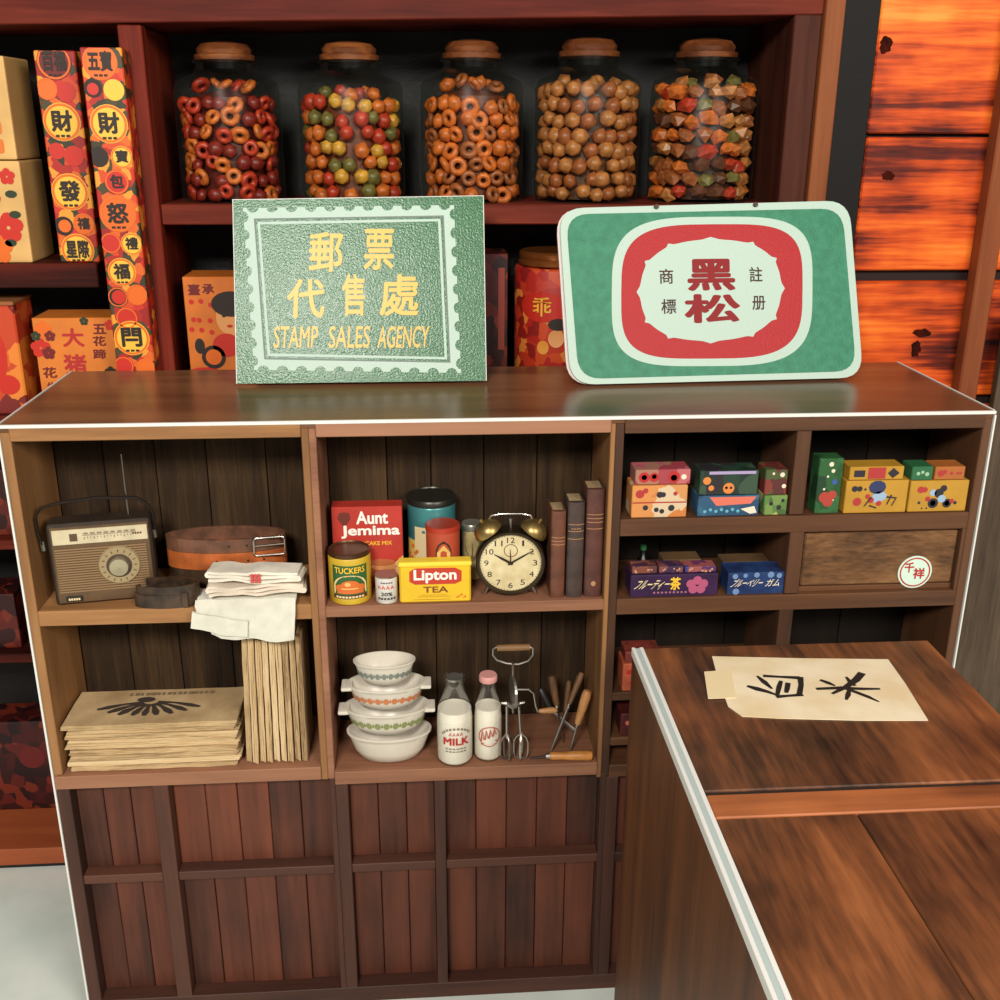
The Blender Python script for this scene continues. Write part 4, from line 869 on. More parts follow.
# ---- milk bottles
MILK = mat('milk', (236, 230, 214), .35); GL = glass('bottle glass', (252, 252, 250), .1)
def bottle(label, xl, xr, ytop, Y, fill, capm):
    Xl, Xr = bx(xl, Y, z2M), bx(xr, Y, z2M); R_ = (Xr - Xl) / 2; h = at((xl + xr) / 2, ytop, Y - R_ * .6).z - z2M
    t = thing('milk_bottle', label, 'bottle', T((Xl + Xr) / 2, Y, z2M + .0004) @ RZ(.05), 'milk bottles')
    pr = [(0, 0), (R_ * .92, 0), (R_, .004), (R_, h * .52), (R_ * .94, h * .62), (R_ * .62, h * .78), (R_ * .50, h * .86), (R_ * .50, h * .93), (R_ * .56, h * .94), (R_ * .56, h), (R_ * .46, h)]
    obj('glass', lathe(pr, 36), GL, t, smooth=True)
    pm = [(0, .003), (R_ * .9, .003), (R_ * .955, .006), (R_ * .955, h * .52), (R_ * .9, h * .615)]
    pm = [p for p in pm if p[1] < h * fill] + [(R_ * (.955 if fill < .53 else .9), h * fill), (0, h * fill)]
    obj('milk', lathe(pm, 36), MILK, t, smooth=False)
    if capm: obj('cap', lathe([(R_ * .62, h * .955), (R_ * .64, h * .96), (R_ * .64, h * 1.015), (R_ * .58, h * 1.03), (0, h * 1.03)], 28), capm, t, smooth=True)
    else: obj('cap', lathe([(R_ * .45, h * .96), (R_ * .45, h * .985), (0, h * .985)], 24), mat('foil disc', (170, 168, 158), .3, .8), t)
    return t, R_, h
t, R_, h = bottle('full glass milk bottle with red printed name, beside the bowls', 437, 473, 681, .031, .62, None)
lettering('MILK', (-R_ * .72, h * .27, R_ * .72, h * .36), around(R_, .001), REDI, t, .03)
ar = [stroke([(R_ * .82 * math.cos(a), h * .36 + R_ * .8 * math.sin(a) * .7), (R_ * .82 * math.cos(a - .16), h * .36 + R_ * .8 * math.sin(a - .16) * .7)], [.0042, .0042]) for a in [math.pi * .9 - i * .26 for i in range(10)]]
print2d('label_arch', merge2d(ar), around(R_, .001), mat('bottle grey print', (132, 116, 104), .5), t)
print2d('label_script', merge2d([stroke([(-R_ * .38 + i * R_ * .2, h * .385), (-R_ * .32 + i * R_ * .2, h * .42), (-R_ * .26 + i * R_ * .2, h * .385)], [.0016, .002, .0016]) for i in range(4)]), around(R_, .001), REDI, t)
print2d('label_lines', merge2d([band(-R_ * .6 + i * R_ * .2, h * (.22 - .035 * j), -R_ * .45 + i * R_ * .2, h * (.235 - .035 * j), 1) for i in range(6) for j in range(2)]), around(R_, .001), mat('bottle grey print', (132, 116, 104), .5), t)
t, R_, h = bottle('glass milk bottle with pink cap and round red label', 474, 502, 681, .036, .64, mat('pink cap', (206, 146, 140), .5))
print2d('round_label', fill2d([disc(0, h * .33, R_ * .8, 28), disc(0, h * .33, R_ * .72, 28)]), around(R_, .001), mat('label brick', (176, 92, 76), .5), t)
print2d('label_script', merge2d([stroke([(-R_ * .6 + i * R_ * .28, h * (.27 + .02 * i)), (-R_ * .5 + i * R_ * .28, h * (.40 + .01 * i)), (-R_ * .38 + i * R_ * .28, h * (.29 + .02 * i))], [.003, .0035, .0025]) for i in range(4)] + [stroke([(-R_ * .6, h * .23), (R_ * .6, h * .27)], [.003, .003])]), around(R_, .001), mat('label brick', (176, 92, 76), .5), t)
# ---- egg beater
EY = .0165; ex = bx(514, EY, z2M); MEB = T(ex, EY, z2M + .0006)
eb = thing('egg_beater', 'steel rotary egg beater with wooden grip standing between bottles and tools', 'egg beater', MEB)
def el(x, y): p = pl(x, y, MEB, 1, 0); return (p.x, 0, p.z)
GRIPW = wood('worn grip wood', [(84, 58, 34), (124, 90, 56), (146, 110, 72)], 'X', scale=20, jitter=0)
a_, b_ = el(497, 648), el(530, 647)
obj('grip', tube([a_, ((a_[0] + b_[0]) / 2, 0, (a_[2] + b_[2]) / 2), b_], [.0056, .0062, .0056], 12), GRIPW, eb, smooth=True)
fr = [el(*p) for p in ((533, 648), (533, 655), (528, 661), (519, 664), (513, 664), (506, 663), (497, 660), (493, 655), (493, 649), (497, 647))]
obj('handle_frame', tube([el(530, 647)] + fr, .0019, 8), STEEL, eb, smooth=True)
obj('shaft', tube([el(513, 663), el(513, 680), el(513, 706), el(513, 712)], .003, 8, flat=(.0062, .0024)), STEEL, eb, smooth=True)
gcx, gcz = el(513, 690)[0], el(513, 690)[2]; GR = abs(el(513, 675)[2] - gcz)
obj('gear_wheel', xf(lathe([(0, -.002), (GR, -.002), (GR, .002), (0, .002)], 26), T(gcx, -.006, gcz) @ RZ(math.radians(6)) @ RY(math.radians(90)) ), STEEL, eb)
obj('yoke', xf(tube([el(501, 703), el(506, 703), el(513, 707), el(520, 703), el(525, 702)], [.002, .004, .005, .004, .002], 8), Matrix.Identity(4)), STEEL, eb)
cr = [el(*p) for p in ((516, 686), (528, 686), (533, 690), (535, 702), (537, 708), (540, 708))]
ckh = obj('crank', tube([(p[0], -.012, p[2]) for p in cr], .0017, 8), STEEL, eb, smooth=True)
p0, p1 = el(538, 707.5), el(556, 706.5)
obj('crank_knob', tube([(p0[0], -.012, p0[2]), (p0[0] + .006, -.012, p0[2]), (p1[0] - .008, -.012, p1[2]), (p1[0], -.012, p1[2])], [.0032, .0045, .0058, .004], 10), mat('light grip wood', (188, 132, 78), .5, var=.2, vscale=60), ckh, smooth=True)
for x_ in (507, 519): obj('rod', tube([el(x_, 706), el(x_ + (0 if x_ < 513 else 2), 738)], .0026, 8), STEEL, eb)
zg = el(513, 735)[2]
for cxp, ang in ((507, .35), (521, -.2)):
    c_ = el(cxp, 745)
    for k in range(2):
        Mx = T(c_[0], 0, 0) @ RZ(ang + k * math.pi / 2); rr = .0128
        loop = [(0, 0, zg + .004), (-rr * .7, 0, zg - .004), (-rr, 0, zg - .014), (-rr, 0, .016), (-rr * .8, 0, .005), (0, 0, .0022), (rr * .8, 0, .005), (rr, 0, .016), (rr, 0, zg - .014), (rr * .7, 0, zg - .004), (0, 0, zg + .004)]
        obj('whisk_blade', xf(tube(loop, .002, 6, flat=(.0013, .0024)), Mx), STEEL, eb, smooth=True)
# ---- hand tools leaning together
DWOOD = wood('dark handle wood', [(70, 46, 28), (112, 78, 48), (140, 102, 66)], 'Z', scale=22, jitter=.2); LWOOD = mat('pale handle wood', (196, 138, 82), .42, var=.18, vscale=50); BLKH = mat('black handle', (40, 36, 34), .45)
def tool(name, label, foot, join_, tip, Yf, Yt, hm, rh, blade=.0022, flat=None, cat='tool'):
    f = at(*foot, Yf); f.z = z2M + .0048; j = at(*join_, (Yf + Yt) / 2); e = at(*tip, Yt); o0 = Vector((f.x, f.y, z2M))
    t = thing(name, label, cat, T(*o0), 'hand tools on the shelf'); f, j, e = f - o0, j - o0, e - o0; d = e - j
    obj('blade', tube([f, f + (j - f) * .3, f + (j - f) * .7, j], [blade * .6, blade * 1.1, blade, blade], 8, flat=flat), STEEL, t, smooth=True)
    obj('ferrule', tube([j - d * .05, j + d * .05], rh * .55, 10), CHROME, t)
    obj('handle', tube([j + d * .03, j + d * .12, j + d * .35, j + d * .6, j + d * .85, j + d * .97, e], [rh * .6, rh * .72, rh * .85, rh, rh * 1.05, rh * .85, rh * .4], 12), hm, t, smooth=True)
tool('awl', 'steel awl with pale wooden handle leaning rightmost among the tools', (570, 758), (577, 725), (588, 690), .030, .052, LWOOD, .0088)
tool('screwdriver', 'screwdriver with dark wooden handle pointing up to the right', (551, 758), (569, 705), (582, 672), .034, .085, DWOOD, .0062, .0028)
tool('wood_chisel', 'chisel with turned brown handle, upright on the left of the tools', (563, 757), (557, 706), (551, 675), .062, .090, DWOOD, .0080, .003, (.0045, .0016))
tool('file', 'slim file with narrow brown handle in the middle of the tools', (556, 756), (565, 715), (569, 680), .080, .120, DWOOD, .0056, .003, (.004, .0014))
tool('gouge', 'gouge with short black handle leaning behind the brown chisel', (573, 755), (552, 712), (540, 688), .098, .135, BLKH, .0072, .003, (.005, .0014))
# the tool lying in front
f = bx(530, .008, z2M); g_ = bx(548, .008, z2M); e = bx(593, .008, z2M); zl = .0095
t = thing('screwdriver', 'tool with long pale wooden handle lying flat at the shelf front', 'tool', T(g_, .0095, z2M), 'hand tools on the shelf')
obj('blade', tube([(f - g_, .004, .004), ((f - g_) * .5, .002, .006), (0, 0, zl)], [.0016, .0022, .003], 8), mat('dark steel', (84, 78, 72), .35, .8), t, smooth=True)
obj('ferrule', tube([(-.004, 0, zl), (.006, 0, zl)], .0055, 10), STEEL, t)
L_ = e - g_; obj('handle', tube([(.003, 0, zl), (L_ * .12, -.0005, zl), (L_ * .3, -.001, zl), (L_ * .6, -.002, zl), (L_ * .88, -.003, zl), (L_ * .97, -.0035, zl), (L_, -.004, zl)], [.006, .0075, .0068, .0088, .009, .0072, .003], 14), mat('orange handle wood', (204, 136, 66), .4, var=.2, vscale=40), t, smooth=True)

# ================================================================== RIGHT BAYS: SWEETS AND GUM
zr1, zr2, zr3, zr4 = zt(SR1), zt(SR2), zt(SR3), zt(SR4)
G1 = 'sweet boxes in the small bays'
def sweets(label, xl, xr, yt, zs, m, Y=.006, depth=.05, name='sweet_box'):
    return pack(name, label, 'box', xl, xr, yt, Y, zs, depth, m, G1)
def spots(t, w_, h, name, m, pts, ry=1.0):
    return print2d(name, merge2d([fill2d([disc((a - .5) * w_, b * h, r * w_, 10, r * w_ * ry)]) for a, b, r in pts]), front(0, .0005), m, t)
P_OR = printed('orange white print', [(196, 120, 60), (204, 136, 74), (206, 184, 150), (200, 140, 84)], 30); P_PK = printed('pink brown print', [(172, 84, 96), (180, 98, 102), (156, 62, 70), (160, 110, 92)], 34, seedv=1)  # sweet box inks in these bays toned down to paint in shade
P_BL = printed('blue print', [(34, 72, 102), (40, 82, 112), (30, 62, 92), (50, 96, 120)], 30, seedv=2); P_DG = printed('dark green print', [(26, 44, 36), (32, 58, 44), (40, 34, 40), (52, 76, 56)], 34, seedv=3)
P_GR = printed('green cream print', [(86, 122, 60), (176, 170, 108), (110, 140, 72), (70, 98, 52)], 50, seedv=4); P_BR = printed('brown red print', [(96, 38, 32), (120, 52, 40), (70, 84, 46), (84, 40, 36)], 50, seedv=5)
P_LEAF = printed('green leaf print', [(30, 76, 38), (38, 88, 44), (24, 60, 34), (46, 96, 52)], 40, seedv=6)
SYEL = mat('sweet box yellow', (190, 142, 44), .5, var=.08, vscale=20); SORG = mat('sweet box orange', (180, 104, 46), .5, var=.1, vscale=20); SGRN = mat('sweet box green', (42, 100, 62), .5)
WR = mat('print off-white', (226, 214, 190), .6); BK = mat('print black', (38, 34, 44), .6); RDP = mat('print red', (168, 50, 48), .55); NAVY = mat('print navy', (44, 52, 92), .55); PNK = mat('print pink', (176, 84, 116), .55)
t, w_, h = sweets('orange and white sweet box under the pink one in the left bay', 631, 686, 486, zr1, P_OR); z_ = zr1 + h + .0008
print2d('band', band(-w_ / 2 + .001, h * .46, w_ / 2 - .001, h * .50, 1), front(0, .0007), RDP, t)
spots(t, w_, h, 'printed_figures', BK, ((.5, .72, .06), (.56, .72, .05), (.45, .25, .045), (.55, .2, .045), (.72, .3, .06), (.25, .32, .05))); spots(t, w_, h, 'printed_fruit', RDP, ((.14, .75, .08), (.24, .85, .05), (.78, .75, .04)))
t, w_, h = sweets('pink sweet box lying on the orange and white box', 635, 690, 470, z_, P_PK, .010, .045)
spots(t, w_, h, 'printed_figures', REDI, ((.16, .5, .10), (.34, .5, .09), (.70, .5, .11))); spots(t, w_, h, 'printed_spots', WR, ((.16, .5, .05), (.34, .55, .045), (.70, .45, .06), (.88, .5, .05)))
t, w_, h = sweets('blue sweet box with red ribbon print under the dark green box', 697, 758, 496, zr1, P_BL); z_ = zr1 + h + .0008
dp(t, w_, h, 'ribbon', [[(.18, .95), (.95, .95), (.86, .60), (.30, .52)]], mat('ribbon coral', (212, 110, 90), .55), .0007); dp(t, w_, h, 'white_corner', [[(.70, .35), (.92, .48), (.97, .15), (.86, .1)]], WR, .0009); spots(t, w_, h, 'printed_script', mat('print sky', (96, 168, 190), .55), [(.12 + i * .09, .25 + .08 * (i % 2), .028) for i in range(7)])
t, w_, h = sweets('dark green sweet box with orange figure print on the blue box', 699, 757, 471, z_, P_DG, .008, .045)
spots(t, w_, h, 'printed_figures', mat('print orange', (214, 128, 60), .55), ((.5, .28, .10), (.12, .6, .07), (.2, .3, .05))); dp(t, w_, h, 'silver_strip', [rect(.15, .86, .95, .98)], mat('print lilac', (166, 150, 190), .5), .0007); spots(t, w_, h, 'printed_eyes', BK, ((.46, .30, .025), (.54, .30, .025)))
t, w_, h = sweets('green and cream sweet box in the corner by the small divider', 763, 786, 496, zr1, P_GR); z_ = zr1 + h + .0008
spots(t, w_, h, 'printed_figures', BK, ((.3, .6, .09), (.65, .4, .11), (.8, .75, .08)))
t, w_, h = sweets('brown and red sweet box on the green and cream one', 764, 786, 470, z_, P_BR, .008, .045)
spots(t, w_, h, 'printed_spots', WR, ((.75, .80, .11), (.86, .35, .1), (.35, .85, .06)))
t, w_, h = sweets('tall green sweet packet with red fruit print by the small divider', 814, 838, 459, zr1, P_LEAF, .008, .035, 'sweet_packet')
spots(t, w_, h, 'printed_fruit', mat('print brick', (168, 62, 48), .55), ((.35, .3, .24), (.65, .34, .2), (.5, .22, .22))); spots(t, w_, h, 'printed_spots', WR, ((.3, .45, .05), (.7, .25, .05), (.6, .78, .08), (.4, .68, .05), (.5, .9, .1))); spots(t, w_, h, 'printed_blue', mat('print blue', (52, 86, 150), .55), ((.7, .58, .12),))
t, w_, h = sweets('yellow sweet box with round navy emblem, left of the two yellow boxes', 843, 905, 481, zr1, SYEL); z_ = zr1 + h + .0008
spots(t, w_, h, 'emblem', NAVY, ((.5, .80, .14),), .8); spots(t, w_, h, 'emblem_light', mat('print pale blue', (150, 176, 200), .55), ((.55, .52, .12), (.48, .42, .07)), .7); spots(t, w_, h, 'printed_spots', RDP, ((.2, .36, .07), (.36, .52, .04), (.42, .4, .05), (.55, .3, .045))); spots(t, w_, h, 'printed_dots', BK, ((.14, .76, .05), (.22, .76, .045), (.31, .74, .02)))
print2d('printed_script', merge2d([stroke([((.66 - .5) * w_, h * .5), ((.82 - .5) * w_, h * .46), ((.76 - .5) * w_, h * .22)], [.003, .0035, .002]), stroke([((.74 - .5) * w_, h * .56), ((.68 - .5) * w_, h * .26)], [.003, .002]), stroke([((.32 - .5) * w_, h * .22), ((.42 - .5) * w_, h * .5)], [.002, .003]), stroke([((.40 - .5) * w_, h * .24), ((.52 - .5) * w_, h * .16)], [.003, .002])]), front(0, .0011), BK, t)
t, w_, h = sweets('low yellow sweet box with red and black squares, left pile', 849, 903, 467, z_, SYEL, .008, .04)
dp(t, w_, h, 'red_square', [rect(.34, .1, .66, .95)], RDP, .0007); dp(t, w_, h, 'black_square', [rect(.08, .25, .28, .75)], BK, .0007); dp(t, w_, h, 'black_diamond', [[(.70, .5), (.80, .9), (.92, .5), (.80, .12)]], BK, .0007); spots(t, w_, h, 'printed_spots', WR, ((.45, .6, .04), (.55, .4, .04)))
t, w_, h = sweets('yellow sweet box with black wheel-like print, nearest the right end', 907, 965, 481, zr1, SYEL); z_ = zr1 + h + .0008
spots(t, w_, h, 'printed_wheels', BK, ((.42, .28, .09), (.66, .27, .08), (.5, .6, .08), (.57, .75, .06))); spots(t, w_, h, 'printed_light', mat('print pale blue', (150, 176, 200), .55), ((.42, .28, .05), (.66, .27, .045), (.4, .62, .06), (.56, .42, .07))); spots(t, w_, h, 'printed_spots', RDP, ((.18, .72, .06), (.25, .72, .05), (.32, .42, .045), (.74, .34, .04))); spots(t, w_, h, 'printed_dots', BK, ((.18, .3, .025), (.8, .28, .03), (.24, .12, .015), (.32, .12, .015)))
t, w_, h = sweets('small green sweet box on the rightmost yellow box', 911, 932, 467, z_, SGRN, .008, .04); spots(t, w_, h, 'printed_spots', mat('print pale green', (150, 186, 150), .55), ((.3, .5, .09), (.5, .6, .08), (.72, .45, .1)))
t, w_, h = sweets('small orange sweet box with red print on the rightmost yellow box', 934, 964, 467, z_, SORG, .008, .04); spots(t, w_, h, 'printed_spots', RDP, ((.2, .5, .11), (.32, .6, .08), (.55, .5, .06), (.75, .5, .045), (.85, .5, .04)))
# second row
PURP = mat('gum purple', (62, 34, 74), .45, col2=(44, 26, 56), vscale=20); PBLU = mat('gum blue', (44, 70, 118), .4, col2=(30, 44, 84), vscale=25)
G1 = 'gum and small packs in the lower bay'
t, w_, h = sweets('long purple gum box with pink flower print in the lower bay', 630, 717, 575, zr2, PURP); z_ = zr2 + h + .0008
dl(t, w_, h, 'フルーティー', (.06, .35, .44, .78), CREAM, .012, .2); dl(t, w_, h, '茶', (.45, .3, .57, .9), YELI, .03)
print2d('flower', merge2d([fill2d([disc(w_ * .26 + .0115 * math.cos(a), h * .5 + .009 * math.sin(a), .0082, 12)]) for a in [math.pi / 2 + i * 2 * math.pi / 5 for i in range(5)]]), front(0, .0008), PNK, t)
print2d('small_text', merge2d([band((-.24 + i * .045) * w_, h * .16, (-.215 + i * .045) * w_, h * .24, 1) for i in range(9)]), front(0, .0006), mat('print dull pink', (160, 100, 120), .6), t)
for x0_, x1_, m_, lb in ((632, 657, printed('gum small a', [(120, 66, 50), (90, 50, 50), (140, 84, 60), (70, 40, 60)], 60, seedv=8), 'small brown pack on the left of the purple gum box'), (659, 683, printed('gum small b', [(96, 50, 60), (70, 44, 80), (120, 70, 70), (60, 36, 66)], 60, seedv=9), 'small plum pack in the middle of the purple gum box'), (685, 716, printed('gum small c', [(110, 50, 90), (70, 60, 120), (150, 80, 80), (80, 44, 90)], 60, seedv=10), 'small violet pack on the right of the purple gum box')):
    t, w2, h2 = sweets(lb, x0_, x1_, 567, z_, m_, .012, .03, 'sweet_pack'); spots(t, w2, h2, 'printed_spots', mat('print tan', (190, 140, 110), .6), [(random.random() * .8 + .1, random.random() * .6 + .2, .04) for i in range(6)])
t, w_, h = sweets('blue gum pack with white script in the lower bay', 727, 783, 573, zr2, PBLU); dl(t, w_, h, 'ブルーベリー', (.08, .36, .62, .74), WR, .012, .2); dl(t, w_, h, 'ガム', (.68, .36, .93, .7), WR, .012, .2)
spots(t, w_, h, 'printed_light', mat('print steel blue', (110, 140, 180), .5), ((.12, .85, .05), (.3, .88, .04), (.5, .9, .05), (.75, .9, .06), (.9, .85, .05), (.15, .15, .06)))
sweets('brown cardboard box behind the blue gum pack', 722, 768, 562, zr2, mat('brown card', (104, 76, 44), .7, var=.2, vscale=20), .075, .04, 'carton')
sweets('flat brown carton behind the purple gum box', 662, 700, 560, zr2, mat('brown card', (104, 76, 44), .7, var=.2, vscale=20), .075, .04, 'carton')
t, R_, h = can('sauce_bottle', 'slim dark green bottle in the corner of the lower bay', 'bottle', 636, 648, 545, .10, zr2, glass('green bottle glass', (60, 110, 70), .3), prof=lambda R, h: [(0, 0), (R, 0), (R, h * .6), (R * .5, h * .75), (R * .4, h)], part='glass')
obj('cap', lathe([(R_ * .5, h), (R_ * .5, h + .008), (0, h + .008)], 12), SGRN, t)
G1 = 'small red boxes behind the rice bin'
t, w_, h = sweets('orange-red sweet box half hidden behind the rice bin', 622, 660, 664, zr3, mat('sweet orange red', (190, 92, 60), .5, var=.2, vscale=40)); z_ = zr3 + h + .0008
spots(t, w_, h, 'printed_fruit', REDI, ((.16, .7, .07), (.2, .3, .05)))
sweets('dark red pack on the half hidden orange-red box', 625, 660, 652, z_, mat('sweet dark red', (128, 52, 42), .5, var=.3, vscale=60), .010, .045, 'sweet_pack')
t, w_, h = sweets('dark red sweet box on the lowest small shelf beside the bin', 620, 655, 714, zr4, mat('sweet maroon', (84, 26, 22), .5, var=.3, vscale=60)); spots(t, w_, h, 'printed_spots', mat('print rose', (190, 90, 80), .6), ((.2, .6, .07), (.3, .25, .05)))
# round sticker on the drawer
MS = T(1.306, .0115, 0); 
a_ = at(914.5, 573.5, .011); rs = (at(932, 573.5, .011).x - at(897, 573.5, .011).x) / 2 * .96
st = thing('round_sticker', 'round mint sticker with red ring and characters on the rough drawer', 'sticker', T(a_.x, .0112, a_.z + .003))
obj('disc', plate([disc(0, 0, rs, 40)], -.0008, .0003), mat('mint sticker', (206, 230, 212), .4), st)
patch('red_ring', [disc(0, 0, rs * .90, 40), disc(0, 0, rs * .82, 40)], front(-.0008), REDI, st)
lettering('千', (-rs * .66, -rs * .02, -rs * .08, rs * .62), front(-.0008), REDI, st, .03); lettering('祥', (-rs * .10, -rs * .42, rs * .58, rs * .26), front(-.0008), REDI, st, .03)

# ================================================================== GOODS ON THE WALL SHELF
OCH = mat('aged cream carton', (222, 176, 106), .6, var=.08, vscale=14); OCHS = mat('ochre brown carton lid', (150, 92, 50), .6)  # second material is a flat brown for a carton lid
ORI = mat('print orange ink', (214, 112, 34), .6); GRI = mat('print dark green', (38, 52, 26), .6); REDP = mat('poster red', (196, 40, 24), .5); ORP = mat('poster orange', (224, 104, 24), .5); YLP = mat('poster yellow', (236, 186, 60), .5); DKP = mat('poster dark', (40, 26, 18), .6); MAR = mat('poster maroon', (110, 24, 20), .55)
def flower(u, v, r, k=5): return merge2d([fill2d([disc(u + r * .6 * math.cos(a), v + r * .6 * math.sin(a), r * .5, 9)]) for a in [i * 2 * math.pi / k + .3 for i in range(k)]])
# two cream cartons, stacked
Yq = YB + .015; Xr = bx(33, Yq, SH_A); zm = at(15, 160, Yq).z; ztp = at(15, 56, Yq).z
t = thing('paper_carton', 'cream carton with red flower print under another carton, far left shelf', 'carton', T(Xr - .11, Yq, SH_A + .0005), 'cream cartons on the wall shelf'); hq = zm - SH_A - .002
box('carton', -.11, .11, 0, .13, 0, hq, OCH, t, .004, 2)
for k, (u, v, r, m_) in enumerate(((.045, .62, .022, REDP), (.075, .35, .026, REDP), (.02, .30, .024, ORP), (.05, .14, .026, ORP), (.085, .85, .014, REDP), (.0, .8, .02, REDP), (-.03, .5, .03, REDP), (-.05, .2, .03, ORP))): print2d('flower', flower(u, v * hq, r), front(0, .0006 + k * .0002), m_, t)
for u, v in ((.088, .68), (.09, .48), (.02, .55), (.03, .1), (.075, .2)): print2d('leaf', fill2d([disc(u, v * hq, .011, 10, .007)]), front(0, .0012), GRI, t)
t = thing('paper_carton', 'cream carton with column of orange seals, on top of the flower carton', 'carton', T(Xr - .112, Yq, zm + .0005), 'cream cartons on the wall shelf'); hq = ztp - zm
box('carton', -.11, .11, 0, .13, 0, hq, OCH, t, .004, 2)
for i in range(5): print2d('seal', fill2d([rrect(.060, hq * (.06 + i * .185), .090, hq * (.06 + i * .185) + .026, .006, 2)]), front(0), ORI, t)
for i in range(4): print2d('seal', fill2d([rrect(.018, hq * (.24 + i * .185), .045, hq * (.24 + i * .185) + .026, .006, 2)]), front(0), ORI, t)
print2d('leaf', merge2d([fill2d([disc(.045, hq * .12, .012, 8)]), fill2d([disc(.030, hq * .16, .010, 8)])]), front(0, .001), GRI, t)
# two tall red boxes covered in round seals
P_TALL = printed('red orange seal print', [(170, 34, 22), (206, 70, 26), (196, 46, 26), (228, 150, 46), (52, 48, 26), (214, 98, 30), (150, 28, 20), (70, 60, 30)], 58, seedv=11)
def clampu(lp, ww, hq): return [(max(-ww / 2 + .0003 + .00001 * i, min(ww / 2 - .0003 - .00001 * i, a)), max(min(b, hq - .0008 - .00001 * i), .0025 + .00001 * i)) for i, (a, b) in enumerate(lp)]
def ringband(x, z, r1, r2, ww, hq, n=26):
    A = clampu(disc(x, z, r1, n), ww, hq); B = clampu(disc(x, z, r2, n), ww, hq)
    return A + B, [[i, (i + 1) % n, (i + 1) % n + n, i + n] for i in range(n)]
def tall(label, xl0, xr0, ytop, ybot, Y, zs, marks, big):
    zq = at((xl0 + xr0) / 2, ybot, Y).z; Xl, Xr_ = bx(xl0, Y, zq), bx(xr0, Y, zq); ww = Xr_ - Xl; hq = at((xl0 + xr0) / 2, ytop, Y).z - zs
    t = thing('tall_box', label, 'box', T((Xl + Xr_) / 2, Y, zs + .0005), 'tall red boxes'); Mt = t.matrix_basis.copy()
    box('carton', -ww / 2, ww / 2, 0, .05, 0, hq, P_TALL, t, .002)
    for k, (px, py, r, ch, m_) in enumerate(marks):
        p = pl(px, py, Mt, 1, 0); rr = r * ww
        print2d('seal', fill2d([clampu(disc(p.x, p.z, rr, 26), ww, hq)]), front(0, .0006 + (k % 3) * .0003), m_, t)
        if r > .25: print2d('seal_ring', ringband(p.x, p.z, rr * .96, rr * .84, ww, hq), front(0, .0016), ORP, t)
        if ch: lettering(ch, (p.x - rr * .58 * (1 if len(ch) == 1 else 1.2), p.z - rr * .5, p.x + rr * .58 * (1 if len(ch) == 1 else 1.2), p.z + rr * .62), front(0, .002), DKP, t, .035)
        if r > .3: print2d('seal_script', merge2d([band(p.x - rr * .4 + i * rr * .28, max(p.z - rr * .78, .003), p.x - rr * .2 + i * rr * .28, max(p.z - rr * .66, .006), 1) for i in range(3)]), front(0, .0022), DKP, t)
    return t
YG = YLP
tall('shorter tall red box with yellow round seals standing on the wall shelf', 61, 100, 51, 265, YB + .018, SH_A, ((54, 62, .42, '百福', MAR), (47, 89, .26, '', ORP), (66, 92, .24, '', REDP), (62, 122, .46, '財', YG), (57, 151, .2, '', REDP), (74, 156, .25, '', REDP), (70, 192, .46, '發', YG), (64, 226, .24, '', DKP), (65, 226, .16, '', ORP), (84, 224, .27, '禧', ORP), (78, 250, .42, '星際', YG)), 0)
tall('longer tall red box with yellow round seals beside the left post', 118, 156, 48, 378, YB - .066, SH_D - .20, ((100, 62, .42, '五寶', ORP), (93, 88, .22, '', DKP), (93, 89, .14, '', REDP), (114, 90, .25, '', YG), (109, 124, .46, '財', YG), (99, 157, .24, '', DKP), (100, 157, .17, '', YG), (122, 157, .27, '寶', YG), (117, 182, .3, '包', REDP), (118, 214, .46, '怒', ORP), (111, 243, .26, '', REDP), (132, 244, .28, '禮', YG), (122, 272, .36, '福', YG), (118, 297, .26, '', DKP), (119, 297, .18, '', REDP), (137, 295, .27, '', ORP), (127, 318, .28, '', REDP), (132, 338, .46, '閂', YG), (124, 366, .26, '', REDP), (146, 368, .26, '', ORP)), 0)
box('support_block', .03, .134, YB - .068, YB - .0125, 0, SH_D - .2, FRAME_V, None, .002); tag(bpy.data.objects['support_block'], 'dark red-brown block under the longer tall red box', 'block')
# carton with big red characters
Y = YB + .012
t, w_, h = pack('snack_carton', 'orange carton with two large red characters on the left wall shelf', 'carton', 45, 130, 318, Y, SH_C, .10, mat('orange carton', (222, 124, 40), .55, var=.08, vscale=16), 'cartons on the low wall shelf'); Mc = t.matrix_basis.copy()
lt(Mc, '大', 62, 328, 84, 347, REDI, t, .03); lt(Mc, '猪', 64, 354, 87, 375, REDI, t, .03); lt(Mc, '花', 43, 367, 57, 378, MAR, t, .03); lt(Mc, '生', 47, 382, 58, 390, MAR, t, .02)
for ch, y0_ in (('五', 324), ('花', 336), ('蹄', 349)): lt(Mc, ch, 93, y0_, 106, y0_ + 10, MAR, t, .03)
for k, (px, py, r, m_) in enumerate(((43, 330, .016, ORP), (50, 336, .010, MAR), (41, 348, .018, REDP), (49, 353, .012, MAR), (36, 336, .009, GRI), (84, 321, .008, GRI), (110, 325, .010, REDP), (111, 372, .011, DKP))):
    p = pl(px, py, Mc, 1, 0); print2d('flower', flower(p.x, p.z, r), front(0, .0007 + k * .0001), m_, t)
P_RG = printed('red gold carton print', [(196, 66, 30), (178, 40, 26), (226, 128, 44), (210, 96, 36), (120, 30, 22)], 26, seedv=14)
Xr = bx(29, Y, SH_C); hq = at(12, 306, Y).z - SH_C
